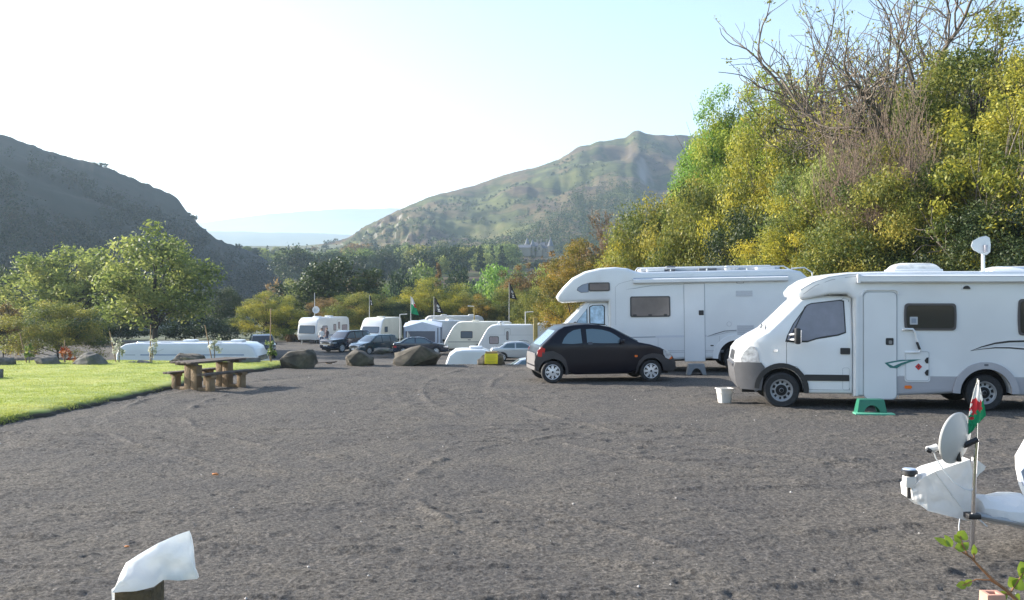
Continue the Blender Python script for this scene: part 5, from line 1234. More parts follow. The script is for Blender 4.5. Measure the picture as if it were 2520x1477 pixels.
RK = rock_mat('brown_boulder', (.030, .027, .022), (.074, .064, .050), (.165, .142, .11), .4); RKG = rock_mat('grey_boulder', (.05, .048, .042), (.11, .105, .095), (.22, .21, .19), .6)
def boulder(label, u0, u1, vt, vb, Y, m, seed, rz=0, dep=.8, tilt=0, sq=.7, group='boulders along the crest'):
    sq = .5+sq*.45
    w_ = (u1-u0)/F*Y; h = (vb-vt)/F*Y; bm = bmesh.new(); off = Vector((seed*7.3, seed*3.1, seed*1.7)); rg_ = random.Random(seed*31)
    for i in range(26):
        d = Vector((rg_.gauss(0, 1), rg_.gauss(0, 1), rg_.gauss(0, 1))).normalized()
        q = Vector([math.copysign(abs(c_)**sq, c_) for c_ in d])*rg_.uniform(.82, 1.08); bm.verts.new(q)
    bmesh.ops.convex_hull(bm, input=bm.verts); bmesh.ops.delete(bm, geom=[x for x in bm.verts if not x.link_faces], context='VERTS')
    bmesh.ops.bevel(bm, geom=bm.edges[:], offset=.10, segments=2, profile=.6, affect='EDGES', clamp_overlap=True)
    bmesh.ops.triangulate(bm, faces=bm.faces); bmesh.ops.subdivide_edges(bm, edges=[e for e in bm.edges if e.calc_length() > .12], cuts=3, use_grid_fill=True)
    for x in bm.verts: x.co += x.co.normalized()*(mnoise.noise(x.co*2.1+off)*.09+mnoise.noise(x.co*5.5+off)*.035+mnoise.noise(x.co*13+off)*.014)
    xs = [x.co.x for x in bm.verts]; zs = [x.co.z for x in bm.verts]; sx = w_/(max(xs)-min(xs)); cx_ = (max(xs)+min(xs))/2; zmax = max(zs)
    for x in bm.verts: x.co = Vector(((x.co.x-cx_)*sx, x.co.y*sx*dep, (x.co.z-zmax)*(h/1.35)+h))
    me = bpy.data.meshes.new('boulder'); bm.to_mesh(me); bm.free(); smooth(me, 42)
    um = (u0+u1)/2; z0 = vz(vb, Y); o = link('boulder', me, m, None, ((um-1260)/F*Y, Y, z0)); o.rotation_euler = (0, tilt, 0); return tag(o, label, 'boulder', group)
boulder('dark rounded boulder cut by the left edge, at the back of the lawn', -12, 34, 879, 912, 28.6, RKG, 1)
boulder('grey boulder with a pale pointed left end, left of the red leaved sapling', 90, 153, 872, 908, 29.0, RKG, 2, sq=.85)
boulder('large domed greenish boulder right of the red leaved sapling', 184, 272, 865, 908, 29.0, RKG, 3, sq=.9)
boulder('low knobbly grey rock in front of the long white caravan', 300, 338, 889, 908, 29.4, RKG, 4)
boulder('low grey rock touching the knobbly one on its right', 330, 377, 886, 907, 29.4, RKG, 5)
boulder('jagged grey brown boulder behind the left end of the picnic table', 418, 505, 868, 906, 29.6, RK, 6, sq=.8)
boulder('long low mossy boulder behind the right end of the picnic table', 562, 648, 879, 903, 29.8, RKG, 7)
boulder('big square brown boulder with an ochre face at the lawn corner', 694, 782, 859, 906, 29.4, RK, 8, sq=.5)
boulder('pale brown rounded boulder standing alone in the yard entrance', 850, 922, 859, 900, 30.2, RK, 9, sq=.75)
boulder('widest dark brown boulder, in front of the dark saloon', 965, 1087, 849, 899, 30.4, RK, 10, sq=.6)
boulder('brown boulder carrying the yellow notice', 1174, 1243, 864, 897, 30.7, RK, 11, sq=.5)
boulder('dark boulder of which an edge shows at the left end of the lawn', -46, 5, 908, 956, 24.2, RKG, 13, group=None)
boulder('flat grey slab of rock on the lower yard by the dark teal hatchback', 921, 968, 856, 868, 78, RKG, 12, group=None)
# yellow notice on the boulder
Yn = 30.15; o = thing('notice', 'yellow notice box in front of the brown boulder near the black hatchback', 'notice', ((1209-1260)/F*Yn, Yn, vz(897, Yn)))
w2 = 16/F*Yn; hN = 27/F*Yn; b = MB(); b.box((-w2, -.04, .02), (w2, .04, hN)); b.build('board', mat('notice_yellow', (.62, .56, .02), .5, var=.06), o, bevel=.01)
b = MB(); b.box((-w2*.9, -.05, hN), (w2*.9, .05, hN+.06)); b.build('top_rail', mat('notice_pole', (.30, .22, .08), .7), o)
for i, (z_, l) in enumerate(((.78, .7), (.62, .8), (.5, .55), (.3, .75), (.2, .5))):
    b = MB(); b.box((-w2*l, -.0435, hN*z_-.008), (w2*l, -.0405, hN*z_+.006)); b.build('faded_line', mat('notice_line', (.40, .36, .03), .6), o)

# ------------------------------------------------------------------ picnic tables
WOOD = mat('weathered_timber', (.085, .062, .048), .75, var=.35, vscale=7, bump=.3, bscale=30)
LEGW = mat('brown_timber', (.20, .135, .075), .8, var=.3, vscale=5, bump=.3, bscale=25)
def picnic(label, loc, rz, s=1.0):
    o = thing('picnic_table', label, 'picnic table', loc, rz, 'heavy picnic tables'); o.scale = (s, s, s); L = 1.85
    for i in range(4):
        pass
    b = MB()
    for i in range(4): b.box((-L/2, -.34+.17*i, .66), (L/2, -.34+.17*i+.162, .705))
    b.box((-L/2+.15, -.33, .61), (-L/2+.25, .33, .66)); b.box((L/2-.25, -.33, .61), (L/2-.15, .33, .66)); b.build('tabletop', WOOD, o, bevel=.006)
    for x in (-.52, .52):
        b = MB(); b.box((x-.09, -.21, 0), (x+.09, -.005, .61)); b.box((x-.09, .005, 0), (x+.09, .21, .61)); b.build('leg', LEGW, o, bevel=.012)
        b = MB(); b.box((x-.07, -.58, .0), (x+.07, .58, .08)); b.build('foot_beam', LEGW, o, bevel=.01)
    for y in (-.56, .56):
        be = MB(); be.box((-L/2+.1, y-.13, .385), (L/2-.1, y-.004, .435)); be.box((-L/2+.1, y+.004, .385), (L/2-.1, y+.13, .435)); bo = be.build('bench', WOOD, o, bevel=.006)
        for x in (-.52, .52):
            b = MB(); b.box((x-.09, y-.07, 0), (x+.09, y+.07, .385)); b.box((x-.09, y-.12, .32), (x+.09, y+.12, .385)); b.build('bench_leg', LEGW, bo, bevel=.01)
    return o
picnic('dark timber picnic table with two benches at the corner of the lawn', ((508-1260)/F*23.0, 23.2, 0), R(62), .95)
picnic('small distant picnic table half hidden behind the big square boulder', ((786-1260)/F*62, 63, -2.97), R(50), 1.0)

# ------------------------------------------------------------------ small things on the gravel
STEPG = mat('grey_step_plastic', (.16, .18, .20), .5); STEPGR = mat('green_step_plastic', (.012, .15, .09), .45, coat=.2)
def step_stool(label, x, y, z, rz, w_, d_, h, m, plank=None):
    o = thing('step_stool', label, 'step stool', (x, y, z), rz, 'step stools at motorhome doors'); b = MB(); t = .025
    q = .05; b.add([(-w_/2+q, -d_/2+q, h), (w_/2-q, -d_/2+q, h), (w_/2-q, d_/2-q, h), (-w_/2+q, d_/2-q, h), (-w_/2+q, -d_/2+q, h-t), (w_/2-q, -d_/2+q, h-t), (w_/2-q, d_/2-q, h-t), (-w_/2+q, d_/2-q, h-t)], [(0, 1, 2, 3), (7, 6, 5, 4), (0, 4, 5, 1), (1, 5, 6, 2), (2, 6, 7, 3), (3, 7, 4, 0)]); b.build('top', m, o, bevel=.008)
    for s in (-1, 1):
        b = MB(); n = 8; xi = w_/2*.55
        prof = [(-w_/2, 0), (-w_/2+q, h-.005), (w_/2-q, h-.005), (w_/2, 0), (w_/2*.72, 0)]+[(xi*math.cos(a), h*.62*math.sin(a)) for a in np.linspace(.15, math.pi-.15, n)]+[(-w_/2*.72, 0)]
        fr = [(x_, s*(d_/2-(q*z_/h)), z_) for x_, z_ in prof]; bk = [(x_, s*(d_/2-(q*z_/h)-.02), z_) for x_, z_ in prof]; k_ = len(prof)
        b.add(fr+bk, [tuple(range(k_)), tuple(range(k_, 2*k_))]+[(i, (i+1) % k_, k_+(i+1) % k_, k_+i) for i in range(k_)]); b.build('side', m, o)
    for s in (-1, 1):
        b = MB(); b.add([(s*w_/2, -d_/2, 0), (s*w_/2, d_/2, 0), (s*(w_/2-q), d_/2-q, h-.004), (s*(w_/2-q), -d_/2+q, h-.004), (s*(w_/2-.02), -d_/2, 0), (s*(w_/2-.02), d_/2, 0), (s*(w_/2-q-.02), d_/2-q, h-.004), (s*(w_/2-q-.02), -d_/2+q, h-.004)], [(0, 1, 2, 3), (7, 6, 5, 4), (0, 4, 5, 1), (2, 6, 7, 3), (1, 5, 6, 2), (0, 3, 7, 4)]); b.build('end', m, o)
    if plank:
        b = MB(); b.box((-w_*.62, -d_/2-.16, .0), (w_*.68, -d_/2+.1, .035)); b.build('base_mat', mat('pale_green_mat', (.10, .36, .24), .5), o, bevel=.006)
    return o
Ys = 18.5; step_stool('green plastic step on a pale green base below the low motorhome door', (2142-1260)/F*Ys, Ys, float(HT(6.6, Ys)), R(-7), .54, .32, .27, STEPGR, True)
Ys = 27.0; step_stool('grey plastic step below the alcove motorhome door', (1713-1260)/F*Ys, Ys, 0, R(-3), .52, .34, .29, STEPG)
Yb = 20.3; o = thing('bucket', 'white square bucket on the gravel beneath the bumper of the low motorhome', 'bucket', ((1783-1260)/F*Yb, Yb, 0), R(12))
b = MB(); n = 24; BW = mat('white_plastic_bucket', (.78, .76, .72), .4, trans=.15)
def sq_ring(r, z, p=5):
    return [(r*math.copysign(abs(math.cos(a))**(2/p), math.cos(a)), r*math.copysign(abs(math.sin(a))**(2/p), math.sin(a)), z) for a in np.linspace(0, 2*math.pi, n, endpoint=False)]
rings = [sq_ring(.11, 0), sq_ring(.145, .27), sq_ring(.165, .275), sq_ring(.165, .295), sq_ring(.14, .295), sq_ring(.10, .03)]
vs = sum(rings, []); b.add(vs, [(i*n+j, i*n+(j+1) % n, (i+1)*n+(j+1) % n, (i+1)*n+j) for i in range(5) for j in range(n)]+[tuple(range(n)), tuple(range(5*n, 6*n))]); b.build('pail', BW, o)
b = MB(); b.tube([(-.165, 0, .27), (-.17, -.1, .2), (0, -.19, .17), (.17, -.1, .2), (.165, 0, .27)], .006, 5); b.build('handle', BW, o)
# stuff lying about: pale stones, dead leaves
def scrap(name, label, cat, u, v, s, m, seed, group=None):
    Y = gy(v); bm = bmesh.new(); bmesh.ops.create_icosphere(bm, subdivisions=2, radius=1)
    for vv_ in bm.verts: vv_.co *= 1+.45*mnoise.noise(vv_.co*1.3+Vector((seed, 0, 0))); vv_.co.z *= .35
    me = bpy.data.meshes.new(name); bm.to_mesh(me); bm.free(); o = link(name, me, m, None, ((u-1260)/F*Y, Y, .03)); o.scale = (s, s*.7, s); tag(o, label, cat, group)
scrap('fallen_leaf', 'single orange dead leaf lying on the gravel left of the centre', 'leaf', 530, 1173, .045, mat('dead_leaf', (.45, .16, .04), .7), 3)
scrap('fallen_leaf', 'brown dead leaf on the gravel near the bagged post', 'leaf', 312, 1353, .022, mat('dead_leaf', (.45, .16, .04), .7), 4)
pst = mat('pale_stone', (.40, .38, .36), .8); sr_ = random.Random(4)
nst = 110; vs = []; b = MB()
for i in range(nst):
    Y = 7+22*sr_.random()**1.6; x = (sr_.random()-.5)*Y*1.05
    if x < lawn_edge(Y)+.3: continue
    s = .006+.014*sr_.random()**3; c0 = Vector((x, Y, float(HT(x, Y))+.012+float(gravel_h(np.array(x), np.array(Y)))))
    b.add([c0+Vector((s, 0, 0)), c0+Vector((0, s, 0)), c0+Vector((-s, 0, 0)), c0+Vector((0, -s, 0)), c0+Vector((0, 0, s*.8)), c0-Vector((0, 0, s))], [(0, 1, 4), (1, 2, 4), (2, 3, 4), (3, 0, 4), (1, 0, 5), (2, 1, 5), (3, 2, 5), (0, 3, 5)])
ob = b.build('gravel', pst, None, ang=10); tag(ob, 'pale stones scattered through the gravel', 'stones', None, 'stuff')

# ------------------------------------------------------------------ saplings along the back of the lawn
def sapling(label, u, vb, vt, Y, lm, wpx, seed, stake=True, vst=None, lean=0):
    rng = np.random.default_rng(seed); x = (u-1260)/F*Y; z0 = vz(vb, Y); h = vz(vt, Y)-z0; o = thing('sapling', label, 'sapling', (x, Y, z0), 0, 'saplings planted along the back of the lawn'); wd = wpx/F*Y
    b = MB(); b.tube([(0, 0, -.1), (lean*.5, 0, h*.5), (lean, 0, h*.95)], [.022, .017, .008], 6)
    for i in range(7): 
        z_ = h*(.45+.07*i); b.tube([(lean*z_/h, 0, z_), (lean*z_/h+rng.normal()*wd*.4, rng.normal()*wd*.3, z_+.15*h)], [.008, .003], 4)
    b.build('stem', PALEBARK, o); cl = [(lean*.8+rng.normal()*wd*.25, rng.normal()*wd*.2, h*rng.uniform(.45, 1), wd*.22, wd*.2, wd*.25, rng.random()) for _ in range(9)]
    link('leaves', leaf_mesh('leaves', cl, 170, .085, rng), LM[lm], o)
    if stake:
        b = MB(); hs = vz(vst or vt-30, Y)-z0; b.tube([(-.05, .05, -.1), (-.05-(.25 if seed % 2 else -.02), .05, hs)], .017, 5); b.build('stake', LEGW, o)
    return o
sapling('small pale green sapling at the left end of the lawn, beside the grey boulder', 72, 906, 850, 29.3, 'green', 26, 31, True, 820)
sapling('sapling with red leaves between two boulders', 188-28, 905, 860, 29.4, 'red', 30, 32, True, 838)
sapling('white leaved sapling with a pink tip left of the long caravan', 293, 907, 838, 29.5, 'pale', 34, 33, True, 815)
sapling('thin white leaved sapling before the left half of the long caravan', 372, 909, 835, 29.6, 'pale', 26, 34, True, 800, .06)
sapling('white leaved sapling behind the picnic table', 528, 897, 825, 29.7, 'pale', 30, 35, True, 800)
sapling('green sapling at the right end of the long caravan', 668, 906, 842, 29.9, 'green', 26, 36, True, 760)
for (u, vb, wpx, hpx, Y, seed, lab) in [(690, 850, 70, 35, 103, 41, 'bright green weeds right of the black pickup'), (735, 852, 60, 18, 101, 42, 'low reddish weeds left of the two people')]:
    rng = np.random.default_rng(seed); sc_ = Y/F; x = (u-1260)*sc_; o = thing('weeds', lab, 'weeds', (x, Y, -3), 0)
    cl = [(rng.uniform(-.5, .5)*wpx*sc_, rng.normal()*.4, hpx*sc_*rng.uniform(.15, .8), .4, .4, .3, rng.random()) for _ in range(26)]
    link('leaves', leaf_mesh('leaves', cl, 1500, .2, rng), LM['wild' if seed == 41 else 'rust'], o)
# ------------------------------------------------------------------ mansion under the right hill
Ym = 640; mx0 = (1318-1260)/F*Ym; zb_ = vz(632, Ym); hm2 = thing('mansion', 'pale stone mansion with dark roof and spiky turrets among the hillside woods', 'house', (mx0, Ym, zb_), R(-18))
STONE = mat('pale_stone_wall', (.30, .265, .20), .8, var=.1, vscale=.3); SLATE = mat('slate_roof', (.07, .08, .10), .6, var=.15, vscale=1); LEAD = mat('pale_turret_roof', (.14, .15, .17), .8)
zt = vz(612, Ym)-zb_; sc_ = Ym/F; b = MB(); b.box((-4, -4, 0), (11, 4, zt)); b.build('wall', STONE, hm2)
b = MB(); b.add([(-4.3, -4.3, zt), (11.3, -4.3, zt), (11.3, 4.3, zt), (-4.3, 4.3, zt), (-2, 0, zt+4.2), (9, 0, zt+4.2)], [(0, 1, 5, 4), (1, 2, 5), (2, 3, 4, 5), (3, 0, 4), (0, 3, 2, 1)]); ro = b.build('roof', SLATE, hm2)
for x in (1, 3.5, 7.5):
    b = MB(); b.box((x-.45, -.4, zt+3), (x+.45, .4, zt+6)); b.build('chimney', STONE, ro)
for (x, y, w_, hh_, lab) in ((-4.5, -3.5, 2.2, 5.5, 0), (-.5, -5, 1.7, 4.5, 0), (11, -3.5, 1.9, 5.5, 0)):
    b = MB(); b.lathe([(w_, 0), (w_, zt+1.2)], 10, 'z', (x, y, 0)); tw = b.build('turret', STONE, hm2)
    b = MB(); b.lathe([(w_*1.15, zt+1.2), (w_*.1, zt+1.2+hh_), (0, zt+1.4+hh_)], 10, 'z', (x, y, 0)); b.build('turret_roof', LEAD, tw)
b = MB(); b.add([(2, -5.5, 0), (6, -5.5, 0), (6, -5.5, zt), (4, -5.5, zt+2.6), (2, -5.5, zt), (2, -4, 0), (6, -4, 0), (6, -4, zt), (4, 0, zt+2.6), (2, -4, zt)], [(0, 1, 2, 3, 4), (0, 4, 9, 5), (1, 6, 7, 2), (4, 3, 8, 9), (3, 2, 7, 8)]); b.build('gable', STONE, hm2)
for i, (x, z_) in enumerate([(-2.3, 3), (-2.3, 7), (4, 4), (4, 8), (8, 3), (8, 7), (9.6, 7)]):
    b = MB(); y = -5.53 if x == 4 else -4.03; b.box((x-.5, y, z_), (x+.5, y+.1, z_+1.8)); b.build('window', DARKG, hm2)
o = thing('outbuilding', 'low white outbuilding left of the stone mansion', 'building', ((1290-1260)/F*Ym, Ym-6, zb_), 0); b = MB(); b.box((-3.5, -3, 0), (4, 3, vz(607, Ym)-zb_-1)); b.build('wall', STONE, o); zt2 = vz(607, Ym)-zb_-1
b = MB(); b.add([(-3.8, -3.3, zt2), (4.3, -3.3, zt2), (4.3, 3.3, zt2), (-3.8, 3.3, zt2), (-3.8, 0, zt2+2), (4.3, 0, zt2+2)], [(0, 1, 5, 4), (2, 3, 4, 5), (1, 2, 5), (3, 0, 4)]); b.build('roof', LEAD, o)

# ------------------------------------------------------------------ near things
# post with a plastic bag over its top
Yf = 2.72; kf = Yf/F; o = thing('wooden_post', 'brown wooden post in the foreground with a white plastic bag over it', 'post', ((344-1260)*kf, Yf, .62)); ztop = vz(1439, Yf)-.62
b = MB(); b.box((-45*kf, -45*kf, -.5), (45*kf, 45*kf, ztop)); b.build('post', mat('post_timber', (.095, .064, .032), .8, var=.35, vscale=30, bump=.4, bscale=80), o, bevel=.003)
bag = thing('plastic_bag', 'white translucent plastic bag pulled over the foreground post and blown to the right', 'bag', (o.location.x, Yf, .62+ztop))
BAG = mat('bag_plastic', (.84, .86, .88), .3, trans=.5, bump=.35, bscale=14)
def bag_mesh():
    pts2 = dict(a=(-49, -75), b=(-50, 0), c=(-38, 62), d=(10, 92), e=(65, 120), f=(122, 138)); 
    upper = [(-50, 0), (-43, 34), (-34, 54), (0, 76), (45, 102), (90, 122), (122, 133)]; lower = [(-44, -3), (-20, -1), (12, 0), (46, 4), (58, 12), (95, 12), (141, 14)]
    ns, nt_ = 30, 14; b = MB(); vs = []
    ux = np.linspace(0, 1, len(upper))
    for side in (-1, 1):
        for i in range(ns+1):
            s = i/ns; up_ = [np.interp(s, ux, [p[q] for p in upper]) for q in (0, 1)]; lo_ = [np.interp(s, ux, [p[q] for p in lower]) for q in (0, 1)]
            for j in range(nt_+1):
                t = j/nt_; x = lo_[0]+(up_[0]-lo_[0])*t; z = lo_[1]+(up_[1]-lo_[1])*t
                th = (47*(1-sstep(.25, .75, s))+8)*(1-(2*t-1)**6 if 0 else min(1, 2.2*(1-t))**.6)
                cr = 9*math.sin(9*s+6*t)*sstep(.35, .6, s)*t*(1-t)*4+3.5*float(mnoise.noise(Vector((s*5, t*4, 3*side))))*(1-abs(2*t-1))+8*abs(math.sin(9*(s-.5)-6*t))*sstep(.45, .6, s)*(1-t)**.7
                vs.append((x*kf, (side*th+cr)*kf, z*kf))
    m_ = (ns+1)*(nt_+1)
    for sd in (0, 1):
        for i in range(ns):
            for j in range(nt_):
                a = sd*m_+i*(nt_+1)+j; b.f.append((a, a+nt_+1, a+nt_+2, a+1))
    for i in range(ns): a = i*(nt_+1)+nt_; b.f.append((a, a+nt_+1, m_+a+nt_+1, m_+a))
    for j in range(nt_):
        b.f.append((j, j+1, m_+j+1, m_+j)); a = ns*(nt_+1)+j; b.f.append((a, a+1, m_+a+1, m_+a))
    b.v = vs; b.m = [0]*len(b.f); return b
bo = bag_mesh().build('bag', BAG, bag, ang=70)
b = MB(); b.add([(-50*kf, -46.5*kf, 2*kf), (-50*kf, 46*kf, 2*kf), (-47*kf, 46*kf, -75*kf), (-47*kf, -46.5*kf, -75*kf), (-51*kf, -46.5*kf, 2*kf), (-51*kf, 46*kf, 2*kf), (-48*kf, 46*kf, -75*kf), (-48*kf, -46.5*kf, -75*kf)], [(0, 1, 2, 3), (7, 6, 5, 4), (0, 3, 7, 4), (1, 5, 6, 2), (3, 2, 6, 7), (0, 4, 5, 1)]); b.build('bag_skirt', BAG, bag)

# caravan at the right edge: nose, drawbar under a white cover, dish mast, flag
Yd = 8.7; kd = Yd/F
def D(X, Z, dy=0):           # zoomed picture point -> place in the plane of the drawbar
    u = (2300+X/2.034)/1.1683; v = (1000+Z/2.034)/1.1683; return Vector(((u-1260)/F*(Yd+dy), Yd+dy, vz(v, Yd+dy)))
cv = thing('caravan', 'white caravan entering at the right edge with its drawbar under a white cover', 'caravan', D(1310, 1180)*1.0)
cv.location = (D(1310, 0).x, Yd, 0); og = cv.location.copy()
def DL(X, Z, dy=0): return D(X, Z, dy)-og
prof = [(1330, 1075), (1262, 1040), (1255, 860), (1232, 800), (1214, 700), (1212, 630), (1240, 575), (1290, 490), (1300, 474), (1330, 440)]
q = [DL(*p) for p in prof]; out = [(p.x, p.z) for p in q]; xr = 3.2
out = out[:-1]+[(.62, 1.6), (1.2, 2.3), (1.7, 2.5), (xr, 2.5), (xr, .34)]
nb = prism('body', out, 1.05, [mat('caravan_white_plastic', (.80, .80, .80), .3, bump=.12, bscale=6)], cv, .10, 4, None, (), (.6, .9, 1.2, 1.6, 2.0), loc=(1.05*math.sin(R(-31))*-1, -.15+1.05*math.cos(R(-31)), 0)); nb.rotation_euler = (0, 0, R(-31))
for s in (-1, 1):
    f_ = panel('window', rr(1.75, 1.2, 2.75, 1.85, .1), lambda x, z: 1.05, BLACK, nb, .015, s); panel('stripe', rr(.9, .8, 3.1, .88, .02), lambda x, z: 1.05, BLST, nb, .006, s)
    wheel(cv, nb.location.x+2.3*math.cos(R(-31))-s*.93*math.sin(R(-31)), nb.location.y+2.3*math.sin(R(-31))+s*.93*math.cos(R(-31)), .32, .18, .62, 'cap', s).rotation_euler = (0, 0, R(-31)+(math.pi if s > 0 else 0))
wp = panel('window_strip', [(q[4].x+.02, q[4].z-.0), (q[4].x+.2, q[4].z+.18), (q[4].x+.22, q[4].z+.02), (q[4].x+.06, q[4].z-.13)], lambda x, z: .17, mat('bluish_plastic_window', (.35, .40, .50), .15, var=.3, vscale=12), cv, .02)
b = MB(); a0 = DL(1250, 990); a1 = DL(760, 930); b.tube([a0+Vector((0, -.3, 0)), a1], .03, 8); b.tube([a0+Vector((0, .5, 0)), a1], .03, 8); b.build('drawbar', mat('galvanised_steel', (.35, .36, .37), .5, .5), cv)
WCOV = mat('white_cover_fabric', (.74, .73, .71), .6, trans=.25, bump=.25, bscale=9)
def loft(name, secs, m, par, n=11, ang=30):
    b = MB(); vs = []
    for (c, ry, rz_, tw) in secs:
        for j in range(n):
            a = 2*math.pi*j/n; r_ = 1+.07*math.sin(3*a+tw*5)
            vs.append((c[0]+tw*.1*math.sin(a)*rz_, c[1]+ry*math.cos(a)*r_, c[2]+rz_*math.sin(a)*r_))
    k_ = len(secs); b.add(vs, [(i*n+j, i*n+(j+1) % n, (i+1)*n+(j+1) % n, (i+1)*n+j) for i in range(k_-1) for j in range(n)]+[tuple(range(n)), tuple(range((k_-1)*n, k_*n))])
    return b.build(name, m, par, ang=ang)
def sec(X, z0, z1, ry, tw=0):
    lo, hi = DL(X, z1), DL(X, z0); return (((lo.x+hi.x)/2, 0, (lo.z+hi.z)/2), ry, (hi.z-lo.z)/2, tw)
def sheet(quads, nz_amp=.010, n=14):
    b = MB()
    for q_ in quads:
        A_, B_, C_, D_ = [DL(x, z)+Vector((0, y, 0)) for x, z, y in q_]; vs = []
        for i in range(n+1):
            for j_ in range(n+1):
                s, t = i/n, j_/n; p = (A_*(1-s)+B_*s)*(1-t)+(D_*(1-s)+C_*s)*t
                e = min(s, 1-s, t, 1-t)*4; e = min(1, e)
                p = p+Vector((0, e*nz_amp*(1.6*mnoise.noise(Vector((p.x*9+p.z*5, p.z*22-p.x*9, p.y*3)))+.8*mnoise.noise(p*34)), 0)); vs.append(p)
        b.add(vs, [(i*(n+1)+j_, (i+1)*(n+1)+j_, (i+1)*(n+1)+j_+1, i*(n+1)+j_+1) for i in range(n) for j_ in range(n)])
    return b
fr = [[(640, 815, -.05), (700, 745, -.09), (722, 940, -.10), (648, 882, -.05)], [(700, 745, -.09), (760, 712, -.10), (952, 992, -.17), (722, 940, -.10)], [(760, 712, -.10), (985, 650, -.03), (1004, 800, -.08), (952, 992, -.17)], [(1004, 800, -.08), (985, 650, -.03), (1008, 985, .02), (952, 992, -.17)]]
bk = [[(x, z, .22+y*.3) for x, z, y in q_] for q_ in fr]
tp = [[fr[0][0], fr[0][1], bk[0][1], bk[0][0]], [fr[1][0], fr[1][1], bk[1][1], bk[1][0]], [fr[2][0], fr[2][1], bk[2][1], bk[2][0]], [fr[0][3], fr[0][0], bk[0][0], bk[0][3]]]
cm_ = sheet(fr+bk+tp); cov = cm_.build('drawbar_cover', WCOV, cv, ang=32); bm = bmesh.new(); bm.from_mesh(cov.data); bmesh.ops.remove_doubles(bm, verts=bm.verts, dist=.002); bm.to_mesh(cov.data); bm.free(); smooth(cov.data, 32)
b = MB(); n_ = 10
cre = [(758, 725), (790, 780), (830, 850), (870, 905), (920, 960), (952, 992)]; b.tube([DL(X, Z)+Vector((0, -.10-.07*i/5, 0)) for i, (X, Z) in enumerate([(760, 712), (800, 770), (838, 825), (876, 880), (914, 936), (952, 992)])], .008, 6); b.build('cover_seam', WCOV, cov)
b = MB(); fp = [(1010, 640), (1078, 690), (1068, 712), (1040, 735), (1020, 760), (1000, 700)]; k_ = len(fp); b.add([DL(X, Z)+Vector((0, -.03, 0)) for X, Z in fp]+[DL(X, Z)+Vector((0, .02, 0)) for X, Z in fp], [tuple(range(k_)), tuple(range(k_, 2*k_))]+[(i, (i+1) % k_, k_+(i+1) % k_, k_+i) for i in range(k_)]); b.build('cover_flap', WCOV, cov)
loft('frame_cover', [sec(1030, 870, 1000, .16), sec(1060, 858, 1010, .22, .5), sec(1120, 862, 1022, .26, .2), sec(1190, 858, 1035, .30, .8), sec(1270, 845, 1050, .34, .3)], mat('frame_cover_plastic', (.72, .75, .78), .25, trans=.2, bump=.3, bscale=12), cv)
b = MB(); b.tube([DL(637, 785), DL(637, 880)], .017, 8); b.build('jockey_stem', BLACK, cv)
b = MB(); c0 = DL(640, 728); b.lathe([(0, .03), (.055, .028), (.07, .012), (.072, -.008), (.05, -.02), (.03, -.06), (.0, -.06)], 22, 'z', c0); b.build('lamp_disc', [BLACK], cv); b = MB(); b.lathe([(0, .036), (.05, .034), (.058, .026)], 22, 'z', c0); b.build('lamp_top', mat('lamp_glass', (.45, .55, .70), .08), cv)
b = MB(); b.box((c0.x-.05, -.05, c0.z-.13), (c0.x+.05, .05, c0.z-.03)); b.build('lamp_socket', WCOV, cv, bevel=.015)
# dish mast
dm = thing('satellite_dish', 'grey white satellite dish on a silver mast clamped to the white caravan drawbar', 'satellite dish', (D(1010, 1180).x, Yd-.22, 0)); og2 = dm.location.copy()
def DM(X, Z, dy=0): return D(X, Z, -.22+dy)-og2
b = MB(); b.tube([DM(1003, 1185), DM(1013, 985), DM(1018, 800), DM(1026, 640), DM(1034, 535)], [.021, .021, .017, .016, .016], 10); b.build('mast', CHROME, dm)
b = MB(); p0 = DM(1036, 536); p1 = DM(960, 572); b.tube([p0, p1], .026, 6); b.tube([DM(965, 560), DM(930, 552), DM(925, 600), DM(932, 665)], .022, 6); b.build('bracket', BLACK, dm)
b = MB(); b.box(tuple(DM(975, 1000)+Vector((0, -.04, 0))), tuple(DM(1050, 968)+Vector((0, .12, 0)))); b.build('clamp', BLACK, dm, bevel=.008)
cd = DM(905, 528); nrm = Vector((-.52, .84, .15)).normalized(); rr_ = .222; up = Vector((0, 0, 1)); sx_ = up.cross(nrm).normalized(); sy_ = nrm.cross(sx_)
b = MB(); vs = []; n = 32; rg = [0, .25, .5, .75, .93, 1.0, 1.02, 1.0, .75, .5, .25, 0]; dep = [-.05, -.046, -.036, -.018, -.003, .008, .0, -.012, -.035, -.052, -.062, -.066]
for r_, d_ in zip(rg, dep):
    for j in range(n):
        a = 2*math.pi*j/n; vs.append(cd+sx_*(r_*rr_*.92*math.cos(a))+sy_*(r_*rr_*math.sin(a))+nrm*d_)
b.add(vs, [(i*n+j, i*n+(j+1) % n, (i+1)*n+(j+1) % n, (i+1)*n+j) for i in range(len(rg)-1) for j in range(n)]); b.build('reflector', mat('dish_grey', (.46, .46, .45), .45, var=.06, vscale=4), dm)
b = MB(); b.tube([DM(880, 655), DM(840, 625), DM(800, 600)], .013, 6); b.build('feed_arm', BLACK, dm)
b = MB(); b.tube([DM(803, 582), DM(770, 592), DM(740, 592)], [.032, .03, .022], 10); ho_ = b.build('receiver', mat('lnb_grey', (.6, .6, .6), .4), dm)
b = MB(); b.tube([DM(760, 598)+Vector((0, -.02, -.01)), DM(735, 588)+Vector((0, -.02, -.005))], .02, 8); b.build('receiver_cap', BLACK, ho_)
